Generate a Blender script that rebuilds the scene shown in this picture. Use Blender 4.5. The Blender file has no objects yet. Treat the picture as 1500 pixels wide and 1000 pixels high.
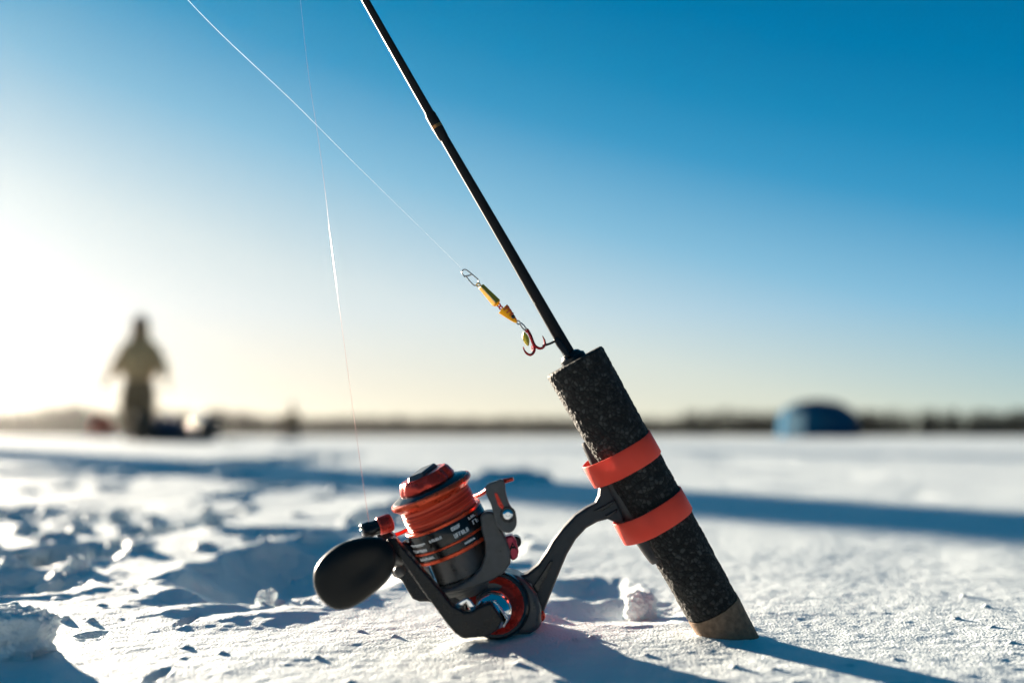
import bpy, bmesh, math, random
import numpy as np
from mathutils import Vector, noise as mnoise
R = math.radians
S = bpy.context.scene
C = S.collection

# ---------------------------------------------------------------- camera, sky, sun, exposure
FPX, CAM_H, HORIZON = 1458.33, 0.0748, 639.0
PITCH = math.atan((HORIZON - 500) / FPX)
cd = bpy.data.cameras.new('camera'); cam = bpy.data.objects.new('camera', cd); C.objects.link(cam)
cam.location = (0, 0, CAM_H); cam.rotation_euler = (R(90) + PITCH, 0, 0)
cd.lens = 35; cd.sensor_width = 36; cd.clip_start = 0.01; cd.clip_end = 6000
cd.dof.use_dof = True; cd.dof.focus_distance = 0.396; cd.dof.aperture_fstop = 4.7
cd.dof.aperture_blades = 0
S.camera = cam

SUN_AZ, SUN_EL = R(37.0), R(6.4)          # azimuth left of straight ahead
SUN_DIR = Vector((-math.sin(SUN_AZ) * math.cos(SUN_EL), math.cos(SUN_AZ) * math.cos(SUN_EL), math.sin(SUN_EL)))
EXPOSURE = 2.75
S.view_settings.view_transform = 'Standard'; S.view_settings.look = 'None'
S.view_settings.exposure = EXPOSURE; S.view_settings.gamma = 1.0; S.view_settings.use_curve_mapping = False
S.render.engine = 'CYCLES'
S.cycles.use_denoising = True
S.cycles.sample_clamp_indirect = 6.0
S.cycles.max_bounces = 8; S.cycles.diffuse_bounces = 2
S.cycles.volume_bounces = 0

def srgb(r, g, b):
    f = lambda c: (c / 255) / 12.92 if c / 255 <= .04045 else ((c / 255 + .055) / 1.055) ** 2.4
    return (f(r), f(g), f(b), 1)

W = bpy.data.worlds.new('World'); S.world = W; W.use_nodes = True
def build_sky():
    nt = W.node_tree; N = nt.nodes; L = nt.links
    bg = N['Background']; bg.inputs[1].default_value = 0.149
    tc = N.new('ShaderNodeTexCoord')
    def M(op, a, b=None, clamp=False):
        n = N.new('ShaderNodeMath'); n.operation = op; n.use_clamp = clamp
        for i, v in enumerate((a, b)):
            if v is None: continue
            if isinstance(v, (int, float)): n.inputs[i].default_value = v
            else: L.new(v, n.inputs[i])
        return n.outputs[0]
    sp = N.new('ShaderNodeSeparateXYZ'); L.new(tc.outputs['Generated'], sp.inputs[0])
    x, y, z = sp.outputs
    zc = M('MAXIMUM', z, 0.0)
    elev = M('MULTIPLY', M('ARCSINE', M('MINIMUM', zc, 1.0)), 57.2958)
    hl = M('SQRT', M('ADD', M('ADD', M('MULTIPLY', x, x), M('MULTIPLY', y, y)), 1e-6))
    ca = M('DIVIDE', M('ADD', M('MULTIPLY', x, -math.sin(SUN_AZ)), M('MULTIPLY', y, math.cos(SUN_AZ))), hl)
    az = M('MULTIPLY', M('ARCCOSINE', M('MINIMUM', M('MAXIMUM', ca, -1.0), 1.0)), 57.2958)
    u = M('ADD', elev, M('MULTIPLY', M('MULTIPLY', az, 0.25), hl))
    fac = M('DIVIDE', u, 60.0, True)
    ramp = N.new('ShaderNodeValToRGB'); L.new(fac, ramp.inputs[0])
    el = ramp.color_ramp.elements
    stops = [(0, (255, 246, 226)), (6, (254, 252, 247)), (10.5, (238, 241, 238)), (15.5, (214, 228, 231)), (22, (134, 190, 219)),
             (27.2, (58, 153, 199)), (30.5, (22, 136, 186)), (34, (0, 120, 172)), (38.5, (0, 106, 156)), (46, (0, 92, 134)), (60, (0, 82, 116))]
    el[0].position = 0; el[0].color = srgb(*stops[0][1])
    el[1].position = 1; el[1].color = srgb(*stops[-1][1])
    for p, c in stops[1:-1]:
        e = el.new(p / 60); e.color = srgb(*c)
    # the glow round the sun comes from the Nishita sky
    sk = N.new('ShaderNodeTexSky'); sk.sky_type = 'NISHITA'; sk.sun_disc = False
    sk.sun_elevation = SUN_EL; sk.sun_rotation = -SUN_AZ
    sk.dust_density = 2.0
    sub = N.new('ShaderNodeMix'); sub.data_type = 'RGBA'; sub.blend_type = 'SUBTRACT'; sub.inputs[0].default_value = 1
    L.new(sk.outputs[0], sub.inputs[6]); sub.inputs[7].default_value = (8, 8, 8, 1)
    mx = N.new('ShaderNodeMix'); mx.data_type = 'RGBA'; mx.blend_type = 'LIGHTEN'; mx.inputs[0].default_value = 1
    L.new(sub.outputs[2], mx.inputs[6]); mx.inputs[7].default_value = (0, 0, 0, 1)
    ad = N.new('ShaderNodeMix'); ad.data_type = 'RGBA'; ad.blend_type = 'ADD'; ad.inputs[0].default_value = 0.006
    bw = N.new('ShaderNodeRGBToBW'); L.new(mx.outputs[2], bw.inputs[0])
    gl = N.new('ShaderNodeMix'); gl.data_type = 'RGBA'; gl.blend_type = 'MULTIPLY'; gl.inputs[0].default_value = 1
    L.new(bw.outputs[0], gl.inputs[6]); gl.inputs[7].default_value = (1.0, .96, .87, 1)
    # warm band of air low over the horizon
    wr = N.new('ShaderNodeValToRGB'); L.new(M('DIVIDE', elev, 10.0, True), wr.inputs[0])
    wr.color_ramp.elements[0].color = (1.0, .91, .70, 1); wr.color_ramp.elements[1].position = .7; wr.color_ramp.elements[1].color = (1, 1, 1, 1)
    wm = N.new('ShaderNodeMix'); wm.data_type = 'RGBA'; wm.blend_type = 'MULTIPLY'; wm.inputs[0].default_value = 1
    L.new(ramp.outputs[0], wm.inputs[6]); L.new(wr.outputs[0], wm.inputs[7])
    L.new(wm.outputs[2], ad.inputs[6]); L.new(gl.outputs[2], ad.inputs[7])
    L.new(ad.outputs[2], bg.inputs[0])
build_sky()

sl = bpy.data.lights.new('sun', 'SUN'); sun = bpy.data.objects.new('sun', sl); C.objects.link(sun)
sl.energy = 4.0; sl.angle = R(0.5); sl.color = (1.0, 0.86, 0.68)
sun.location = (-3, 6, 3)
sun.rotation_euler = (-SUN_DIR).to_track_quat('-Z', 'Y').to_euler()

# ---------------------------------------------------------------- helpers
cp_, sp_ = math.cos(PITCH), math.sin(PITCH)
def P(px, py, Y=0.39):
    """point of the place seen at photo pixel (px, py) at distance Y in front of the camera"""
    a, b = (px - 750) / FPX, -(py - 500) / FPX
    y, z = cp_ - sp_ * b, sp_ + cp_ * b
    return Vector((a * Y / y, Y, CAM_H + z * Y / y))
def G(px, py):
    """where the line of sight through a pixel meets level ground"""
    a, b = (px - 750) / FPX, -(py - 500) / FPX
    y, z = cp_ - sp_ * b, sp_ + cp_ * b
    t = CAM_H / -z
    return (a * t, y * t)
U = 0.39 / FPX                                     # metres per photo pixel at the rod

ORG = {}
def link(name, me, mat=None, parent=None, org=None):
    o = bpy.data.objects.new(name, me); C.objects.link(o)
    if mat is not None: me.materials.append(mat)
    if parent is not None:
        o.parent = parent; ORG[o.name] = ORG[parent.name]
    else:
        ORG[o.name] = Vector((0, 0, 0)) if org is None else org
        o.location = ORG[o.name]
    return o
def obj(name, bm, mat, parent=None, smooth=35, bevel=0, seg=2, org=None, sub=0):
    off = ORG[parent.name] if parent is not None else (org or Vector((0, 0, 0)))
    bmesh.ops.recalc_face_normals(bm, faces=bm.faces)
    bmesh.ops.translate(bm, verts=bm.verts, vec=-Vector(off))
    me = bpy.data.meshes.new(name); bm.to_mesh(me); bm.free()
    if smooth:
        me.shade_smooth(); me.set_sharp_from_angle(angle=R(smooth))
    o = link(name, me, mat, parent, org)
    if bevel:
        b = o.modifiers.new('bevel', 'BEVEL'); b.width = bevel; b.segments = seg; b.limit_method = 'ANGLE'; b.angle_limit = R(40)
        b.harden_normals = True
    if sub:
        m = o.modifiers.new('sub', 'SUBSURF'); m.levels = m.render_levels = sub
    return o
def thing(name, label, cat, loc, group=None):
    o = bpy.data.objects.new(name, None); C.objects.link(o)
    o.location = loc; ORG[o.name] = Vector(loc); o.empty_display_size = .01
    return tag(o, label, cat, group)
def tag(o, label, cat, group=None):
    o['label'] = label; o['category'] = cat
    if group: o['group'] = group
    return o

def frame(axis):
    a = axis.normalized()
    h = Vector((0, -1, 0)) if abs(a.y) < .8 else Vector((0, 0, 1))
    u = (h - a * h.dot(a)).normalized()             # towards the camera
    return a, u, a.cross(u)
def lathe(bm, O, axis, prof, n=64, closed=True, fr=None, ecc=1.0):
    """prof: (distance along the axis, radius)"""
    a, u, v = fr or frame(axis)
    rings = []
    for t, r in prof:
        if r < 1e-9: rings.append([bm.verts.new(O + a * t)])
        else: rings.append([bm.verts.new(O + a * t + (u * math.cos(k * 2 * math.pi / n) * ecc + v * math.sin(k * 2 * math.pi / n)) * r) for k in range(n)])
    for A, B in zip(rings[:-1], rings[1:]):
        for k in range(n):
            q = (k + 1) % n
            if len(A) == 1 and len(B) == 1: continue
            if len(A) == 1: bm.faces.new((A[0], B[k], B[q]))
            elif len(B) == 1: bm.faces.new((A[k], B[0], A[q]))
            else: bm.faces.new((A[k], B[k], B[q], A[q]))
    if closed:
        for rr in (rings[0], rings[-1]):
            if len(rr) > 2: bm.faces.new(rr)
    return rings
def ring(bm, O, axis, t0, t1, r0, r1, n=64):
    """hollow ring"""
    a, u, v = frame(axis)
    L = [[bm.verts.new(O + a * t + (u * math.cos(k * 2 * math.pi / n) + v * math.sin(k * 2 * math.pi / n)) * r) for k in range(n)]
         for t, r in ((t0, r0), (t0, r1), (t1, r1), (t1, r0))]
    for i in range(4):
        A, B = L[i], L[(i + 1) % 4]
        for k in range(n):
            q = (k + 1) % n; bm.faces.new((A[k], B[k], B[q], A[q]))
def spline(pts, n=8):
    P_ = [Vector(p) for p in pts]; out = []
    for i in range(len(P_) - 1):
        p0 = P_[max(i - 1, 0)]; p1 = P_[i]; p2 = P_[i + 1]; p3 = P_[min(i + 2, len(P_) - 1)]
        for k in range(n):
            t = k / n
            out.append(0.5 * ((2 * p1) + (p2 - p0) * t + (2 * p0 - 5 * p1 + 4 * p2 - p3) * t * t + (3 * p1 - p0 - 3 * p2 + p3) * t ** 3))
    out.append(P_[-1]); return out
def tube(bm, pts, r, n=12, closed=False, flat=1.0):
    pts = [Vector(p) for p in pts]; m = len(pts)
    rad = r if isinstance(r, (list, tuple)) else [r] * m
    if len(rad) != m: rad = [rad[0] + (rad[-1] - rad[0]) * i / (m - 1) for i in range(m)] if len(rad) == 2 else list(np.interp(np.linspace(0, 1, m), np.linspace(0, 1, len(rad)), rad))
    prev = None; rings = []
    for i, p in enumerate(pts):
        a = pts[(i + 1) % m] if (closed or i < m - 1) else p
        b = pts[i - 1] if (closed or i > 0) else p
        t = (a - b).normalized()
        if prev is None:
            h = Vector((0, -1, 0)) if abs(t.y) < .9 else Vector((0, 0, 1)); u = (h - t * h.dot(t)).normalized()
        else: u = (prev - t * prev.dot(t)).normalized()
        prev = u; v = t.cross(u)
        rings.append([bm.verts.new(p + (u * math.cos(k * 2 * math.pi / n) * flat + v * math.sin(k * 2 * math.pi / n)) * rad[i]) for k in range(n)])
    for i in range(m if closed else m - 1):
        A, B = rings[i], rings[(i + 1) % m]
        for k in range(n):
            q = (k + 1) % n; bm.faces.new((A[k], A[q], B[q], B[k]))
    if not closed:
        bm.faces.new(rings[0]); bm.faces.new(rings[-1])
def slab(bm, pts, Y, th, smooth=0):
    """outline in photo pixels, cut out of a plate th thick whose middle stands at distance Y"""
    if smooth:
        q = [Vector((p[0], p[1], 0)) for p in pts]; q = q[-2:] + q + q[:2]
        s = spline(q, smooth); pts = [(v.x, v.y) for v in s[2 * smooth:-(2 * smooth) - 1 + 0]][:-smooth + 0 or None] if False else [(v.x, v.y) for v in s[2 * smooth:2 * smooth + len(pts) * smooth]]
    Yf = Y if callable(Y) else (lambda x, y: Y)
    F = [P(x, y, Yf(x, y)) for x, y in pts]
    a = [bm.verts.new(p + Vector((0, -th / 2, 0))) for p in F]; b = [bm.verts.new(p + Vector((0, th / 2, 0))) for p in F]
    bm.faces.new(a); bm.faces.new(b[::-1])
    for i in range(len(a)):
        j = (i + 1) % len(a); bm.faces.new((a[i], a[j], b[j], b[i]))
def box(bm, c, size, rot=None):
    r = bmesh.ops.create_cube(bm, size=1)
    bmesh.ops.scale(bm, vec=size, verts=r['verts'])
    if rot is not None: bmesh.ops.rotate(bm, cent=(0, 0, 0), matrix=rot, verts=r['verts'])
    bmesh.ops.translate(bm, vec=c, verts=r['verts'])
def ball(bm, c, r, n=16):
    q = bmesh.ops.create_uvsphere(bm, u_segments=n, v_segments=n // 2 + 2, radius=1)
    bmesh.ops.scale(bm, vec=r if isinstance(r, (tuple, Vector)) else (r, r, r), verts=q['verts'])
    bmesh.ops.translate(bm, vec=c, verts=q['verts'])

# ---------------------------------------------------------------- materials
def mat(name, col, rough=.5, metal=0, spec=.5, bump=None, var=0, coat=0, sss=0, trans=0):
    m = bpy.data.materials.new(name); m.use_nodes = True
    nt = m.node_tree; b = nt.nodes['Principled BSDF']
    b.inputs['Base Color'].default_value = (*col[:3], 1); b.inputs['Roughness'].default_value = rough
    b.inputs['Metallic'].default_value = metal; b.inputs['Specular IOR Level'].default_value = spec
    b.inputs['Coat Weight'].default_value = coat; b.inputs['Coat Roughness'].default_value = .1
    b.inputs['Transmission Weight'].default_value = trans
    if sss:
        b.inputs['Subsurface Weight'].default_value = sss; b.inputs['Subsurface Radius'].default_value = (1, 1, 1); b.inputs['Subsurface Scale'].default_value = .002
    tc = nt.nodes.new('ShaderNodeTexCoord')
    if bump:
        sc, st, dist = bump
        n = nt.nodes.new('ShaderNodeTexNoise'); n.inputs['Scale'].default_value = sc; n.inputs['Detail'].default_value = 5
        nt.links.new(tc.outputs['Object'], n.inputs['Vector'])
        bp = nt.nodes.new('ShaderNodeBump'); bp.inputs['Strength'].default_value = st; bp.inputs['Distance'].default_value = dist
        nt.links.new(n.outputs['Fac'], bp.inputs['Height']); nt.links.new(bp.outputs[0], b.inputs['Normal'])
    if var:
        sc, am = var
        n = nt.nodes.new('ShaderNodeTexNoise'); n.inputs['Scale'].default_value = sc; n.inputs['Detail'].default_value = 6
        nt.links.new(tc.outputs['Object'], n.inputs['Vector'])
        r = nt.nodes.new('ShaderNodeValToRGB'); nt.links.new(n.outputs['Fac'], r.inputs[0])
        r.color_ramp.elements[0].position = .3; r.color_ramp.elements[1].position = .7
        r.color_ramp.elements[0].color = (*[c * (1 - am) for c in col[:3]], 1)
        r.color_ramp.elements[1].color = (*[min(1, c * (1 + am)) for c in col[:3]], 1)
        nt.links.new(r.outputs[0], b.inputs['Base Color'])
        mr = nt.nodes.new('ShaderNodeMapRange'); nt.links.new(n.outputs['Fac'], mr.inputs[0])
        mr.inputs[1].default_value = .3; mr.inputs[2].default_value = .7; mr.inputs[3].default_value = max(.02, rough - .1); mr.inputs[4].default_value = min(1, rough + .1)
        nt.links.new(mr.outputs[0], b.inputs['Roughness'])
    return m

def snow_material():
    m = bpy.data.materials.new('snow_surface'); m.use_nodes = True
    nt = m.node_tree; N = nt.nodes; L = nt.links; b = N['Principled BSDF']
    b.inputs['Base Color'].default_value = (.74, .79, .80, 1); b.inputs['Roughness'].default_value = .55
    b.inputs['Specular IOR Level'].default_value = .3
    ge = N.new('ShaderNodeNewGeometry')
    n1 = N.new('ShaderNodeTexNoise'); n1.inputs['Scale'].default_value = 680; n1.inputs['Detail'].default_value = 3; n1.inputs['Roughness'].default_value = .6
    L.new(ge.outputs['Position'], n1.inputs['Vector'])
    v = N.new('ShaderNodeTexVoronoi'); v.inputs['Scale'].default_value = 900; v.inputs['Randomness'].default_value = 1
    L.new(ge.outputs['Position'], v.inputs['Vector'])
    b1 = N.new('ShaderNodeBump'); b1.inputs['Strength'].default_value = .8; b1.inputs['Distance'].default_value = .0009
    L.new(n1.outputs['Fac'], b1.inputs['Height'])
    b2 = N.new('ShaderNodeBump'); b2.inputs['Strength'].default_value = .5; b2.inputs['Distance'].default_value = .0005
    L.new(v.outputs['Distance'], b2.inputs['Height']); L.new(b1.outputs[0], b2.inputs['Normal'])
    L.new(b2.outputs[0], b.inputs['Normal'])
    return m
M_SNOW = snow_material()

def foam_material():
    m = bpy.data.materials.new('speckled_foam'); m.use_nodes = True
    nt = m.node_tree; N = nt.nodes; L = nt.links; b = N['Principled BSDF']
    b.inputs['Roughness'].default_value = .75; b.inputs['Specular IOR Level'].default_value = .35
    tc = N.new('ShaderNodeTexCoord')
    v = N.new('ShaderNodeTexVoronoi'); v.inputs['Scale'].default_value = 620; L.new(tc.outputs['Object'], v.inputs['Vector'])
    w = N.new('ShaderNodeTexVoronoi'); w.inputs['Scale'].default_value = 620; w.feature = 'DISTANCE_TO_EDGE'; L.new(tc.outputs['Object'], w.inputs['Vector'])
    sp = N.new('ShaderNodeSeparateColor'); L.new(v.outputs['Color'], sp.inputs[0])
    r = N.new('ShaderNodeValToRGB'); L.new(sp.outputs[0], r.inputs[0]); e = r.color_ramp.elements
    e[0].position = .25; e[0].color = (.009, .009, .0085, 1); e[1].position = 1; e[1].color = (.066, .064, .058, 1)
    q = e.new(.75); q.color = (.028, .028, .026, 1)
    ed = N.new('ShaderNodeValToRGB'); L.new(w.outputs['Distance'], ed.inputs[0])
    ed.color_ramp.elements[0].position = .02; ed.color_ramp.elements[0].color = (.15, .15, .15, 1); ed.color_ramp.elements[1].position = .2
    mu = N.new('ShaderNodeMix'); mu.data_type = 'RGBA'; mu.blend_type = 'MULTIPLY'; mu.inputs[0].default_value = 1
    L.new(r.outputs[0], mu.inputs[6]); L.new(ed.outputs[0], mu.inputs[7]); L.new(mu.outputs[2], b.inputs['Base Color'])
    bp = N.new('ShaderNodeBump'); bp.inputs['Strength'].default_value = .9; bp.inputs['Distance'].default_value = .0006
    ad = N.new('ShaderNodeMath'); ad.operation = 'MULTIPLY_ADD'; L.new(w.outputs['Distance'], ad.inputs[0]); ad.inputs[1].default_value = 1.2; L.new(sp.outputs[1], ad.inputs[2])
    L.new(ad.outputs[0], bp.inputs['Height']); L.new(bp.outputs[0], b.inputs['Normal'])
    return m
M_FOAM = foam_material()
M_BLACK = mat('black_plastic', (.005, .0075, .011), .30, spec=.28, var=(300, .3), bump=(2500, .08, .0002))
M_GLOSS = mat('glossy_black', (.006, .006, .007), .22, spec=.5, var=(150, .3))
M_GREY = mat('dark_grey_paint', (.060, .060, .062), .36, metal=.0, var=(260, .25), bump=(3000, .06, .0002))
M_FOOT = mat('grey_foot_paint', (.034, .034, .036), .45, metal=.2, var=(260, .2), bump=(3000, .08, .0002))
M_ORANGE = mat('anodised_orange', (.62, .07, .022), .28, metal=.55, var=(200, .12))
def line_material():
    m = mat('wound_red_line', (.80, .075, .04), .34, spec=.5, sss=.2); nt = m.node_tree; L = nt.links
    tc = nt.nodes.new('ShaderNodeTexCoord'); d = nt.nodes.new('ShaderNodeVectorMath'); d.operation = 'DOT_PRODUCT'
    L.new(tc.outputs['Object'], d.inputs[0]); q = P(668.5, 803.4, .388) - P(628, 712, .388); q = (q.normalized() + Vector((0, .13, 0))).normalized(); d.inputs[1].default_value = q
    n = nt.nodes.new('ShaderNodeTexNoise'); n.inputs['Scale'].default_value = 26; n.inputs['Detail'].default_value = 2
    mp = nt.nodes.new('ShaderNodeVectorMath'); mp.operation = 'MULTIPLY_ADD'
    cx = nt.nodes.new('ShaderNodeCombineXYZ'); L.new(d.outputs['Value'], cx.inputs[0]); L.new(d.outputs['Value'], cx.inputs[1])
    L.new(cx.outputs[0], mp.inputs[0]); mp.inputs[1].default_value = (105, 105, 0); L.new(tc.outputs['Object'], mp.inputs[2]); L.new(mp.outputs[0], n.inputs['Vector'])
    r = nt.nodes.new('ShaderNodeValToRGB'); L.new(n.outputs['Fac'], r.inputs[0]); e = r.color_ramp.elements
    e[0].position = .32; e[0].color = (.36, .018, .012, 1); e[1].position = .68; e[1].color = (.95, .27, .17, 1); k = e.new(.5); k.color = (.85, .095, .045, 1)
    b = nt.nodes['Principled BSDF']; L.new(r.outputs[0], b.inputs['Base Color'])
    bp = nt.nodes.new('ShaderNodeBump'); bp.inputs['Distance'].default_value = .0004; bp.inputs['Strength'].default_value = .8; L.new(n.outputs['Fac'], bp.inputs['Height']); L.new(bp.outputs[0], b.inputs['Normal'])
    return m
M_RED = mat('anodised_red', (.60, .04, .022), .28, metal=.5, var=(200, .15))
M_PINK = mat('anodised_magenta', (.42, .03, .06), .3, metal=.4)
M_LINE = line_material()
M_BAND = mat('orange_rubber', (1.0, .075, .042), .5, spec=.25, sss=.15, var=(90, .1), bump=(1800, .1, .0002))
M_CHROME = mat('chrome', (.75, .76, .78), .09, metal=1)
M_STEEL = mat('dull_steel', (.38, .38, .38), .3, metal=1)
M_BLANK = mat('graphite_blank', (.012, .012, .013), .5, spec=.14, coat=0, var=(180, .3))
M_CORK = mat('taupe_end_cap', (.20, .13, .085), .8, spec=.2, var=(450, .35), bump=(1200, .3, .0005))
M_WHITE = mat('white_print', (.75, .76, .78), .5)
M_YELLOW = mat('lure_yellow', (.90, .42, .004), .5, metal=0, spec=.2, coat=0, sss=.15, var=(200, .1))
M_OLIVE = mat('lure_olive', (.36, .27, .012), .5, spec=.2, coat=0, var=(200, .1))
M_LRED = mat('lure_red', (.6, .05, .01), .3, coat=.5)
M_HOOK = mat('red_hook_steel', (.30, .012, .018), .25, metal=.8)
def nylon(name, col):
    m = bpy.data.materials.new(name); m.use_nodes = True; nt = m.node_tree; nt.nodes.clear()
    o = nt.nodes.new('ShaderNodeOutputMaterial'); t = nt.nodes.new('ShaderNodeBsdfTranslucent'); g = nt.nodes.new('ShaderNodeBsdfGlossy'); x = nt.nodes.new('ShaderNodeMixShader')
    t.inputs[0].default_value = col; g.inputs[0].default_value = (1, 1, 1, 1); g.inputs['Roughness'].default_value = .25; x.inputs[0].default_value = .12
    nt.links.new(t.outputs[0], x.inputs[1]); nt.links.new(g.outputs[0], x.inputs[2]); nt.links.new(x.outputs[0], o.inputs[0])
    return m
M_NYLON = nylon('pale_nylon', (.62, .64, .67, 1))
M_PNYLON = nylon('pink_nylon', (.42, .26, .25, 1))

# ---------------------------------------------------------------- snow ground
def hash2(ix, iy, seed):
    h = (ix.astype(np.int64) * 374761393 + iy.astype(np.int64) * 668265263 + seed * 1442695041) & 0xFFFFFFFF
    h = ((h ^ (h >> 13)) * 1274126177) & 0xFFFFFFFF
    h = h ^ (h >> 16)
    return (h & 0xFFFFFF).astype(np.float32) / float(0x1000000)
def noise(x, y, lam, seed):
    x = x / lam; y = y / lam
    ix = np.floor(x); iy = np.floor(y); fx = (x - ix).astype(np.float32); fy = (y - iy).astype(np.float32)
    def g(a, b):
        t = hash2(ix + a, iy + b, seed) * 2 * np.pi
        return np.cos(t) * (fx - a) + np.sin(t) * (fy - b)
    u = fx * fx * fx * (fx * (fx * 6 - 15) + 10); v = fy * fy * fy * (fy * (fy * 6 - 15) + 10)
    a = g(0, 0); b = g(1, 0); c = g(0, 1); d = g(1, 1)
    return 1.5 * ((a + (b - a) * u) * (1 - v) + (c + (d - c) * u) * v)
def sstep(e0, e1, x):
    t = np.clip((x - e0) / (e1 - e0), 0, 1); return t * t * (3 - 2 * t)

# hollows trodden and dug in the snow: (photo x, photo y of the near edge, y of the far edge, half width in photo x, depth, edge softness)
PITS = []
def pit(px0, px1, pyfar, pynear, depth, soft=.25, rough=.25, rot=0):
    n = G((px0 + px1) / 2, pynear)[1]; f = G((px0 + px1) / 2, pyfar)[1]
    cy = (n + f) / 2; ry = (f - n) / 2
    cx = ((px0 + px1) / 2 - 750) * cy / FPX; rx = (px1 - px0) / 2 * cy / FPX
    PITS.append((cx, cy, rx, ry, depth, soft, rough, rot))
pit(300, 590, 793, 877, .022, .7, .25)
pit(560, 760, 776, 830, .016, .8, .3)
pit(335, 560, 768, 787, .010, .7, .3)
pit(8, 192, 792, 826, .014, .5, .4)
pit(-120, 158, 834, 869, .010, .5, .6)
pit(-60, 45, 745, 768, .02, .4, .5)
pit(150, 178, 745, 760, .02, .5, .5)
pit(215, 250, 765, 792, .017, .5, .4)
pit(300, 325, 742, 775, .014, .5, .4)
pit(100, 130, 745, 757, .013, .5, .4)
pit(360, 415, 704, 724, .03, .4, .4)
pit(340, 470, 664, 690, .05, .5, .5)
pit(0, 160, 684, 694, .03, .5, .5)
pit(180, 350, 690, 697, .025, .5, .5)
pit(400, 560, 640, 655, .10, .6, .5)
pit(530, 610, 735, 765, .022, .45, .4)
pit(130, 168, 910, 922, .0026, .6, .4)
pit(275, 296, 890, 906, .003, .6, .4)
pit(233, 258, 962, 982, .003, .6, .4)
pit(806, 930, 838, 868, .0065, .8, .3)
pit(800, 1000, 868, 904, .0045, .8, .3)
pit(1040, 1130, 667, 678, .008, .8, .6)
pit(1180, 1290, 684, 700, .006, .8, .6)
# raised lips, crumbs and little mounds: (x, y, radius x, radius y, height)
MOUNDS = []
def mound(px, py, wpx, h, asp=1.0):
    x, y = G(px, py); r = wpx / 2 * y / FPX
    MOUNDS.append((x, y, r, r * asp, h))
for px, py, w, h in ((40, 778, 46, .006), (118, 776, 40, .006), (310, 752, 24, .008), (170, 752, 22, .006), (225, 762, 22, .006),
                     (20, 846, 60, .005), (70, 838, 50, .006), (112, 830, 40, .008), (20, 828, 50, .005),
                     (345, 782, 40, .004), (400, 786, 44, .003), (455, 790, 40, .003), (300, 752, 20, .006), (405, 652, 90, .025), (350, 700, 90, .010),
                     (600, 700, 90, .012), (760, 700, 120, .02)):
    mound(px, py, w, h)

SHADOW_CASTER = (-8.79, 13.2)  # unseen snow pillar, added only to throw a shadow across the field
_r = random.Random(12)
for _ in range(60):                       # trodden clods and heel marks on the left
    py = 668 + 140 * _r.random() ** 1.2; px = _r.uniform(-60, 560 - (py - 668) * 1.1)
    w = _r.uniform(12, 40) * (.6 + (py - 668) / 140)
    x_, y_ = G(px, py); r_ = w / 2 * y_ / FPX
    if _r.random() < .75: MOUNDS.append((x_, y_, r_, r_ * 1.2, r_ * _r.uniform(.2, .5)))
    else: PITS.append((x_, y_, r_ * 1.3, r_ * 2.2, r_ * _r.uniform(.3, .6), .5, .5, 0))
for _ in range(26):                       # faint old prints on the right
    py = 660 + 60 * _r.random(); px = _r.uniform(700, 1560)
    x_, y_ = G(px, py); r_ = _r.uniform(14, 36) / 2 * y_ / FPX
    PITS.append((x_, y_, r_ * 1.2, r_ * 2.0, r_ * _r.uniform(.10, .22), .8, .5, 0))
for _ in range(60):                       # crumbs scattered over the near snow
    py = 850 + 150 * _r.random(); px = _r.uniform(60, 1500)
    x_, y_ = G(px, py); r_ = _r.uniform(4, 11) / 2 * y_ / FPX
    MOUNDS.append((x_, y_, r_ * 1.3, r_ * 1.3, r_ * _r.uniform(.5, 1.0)))
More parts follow.
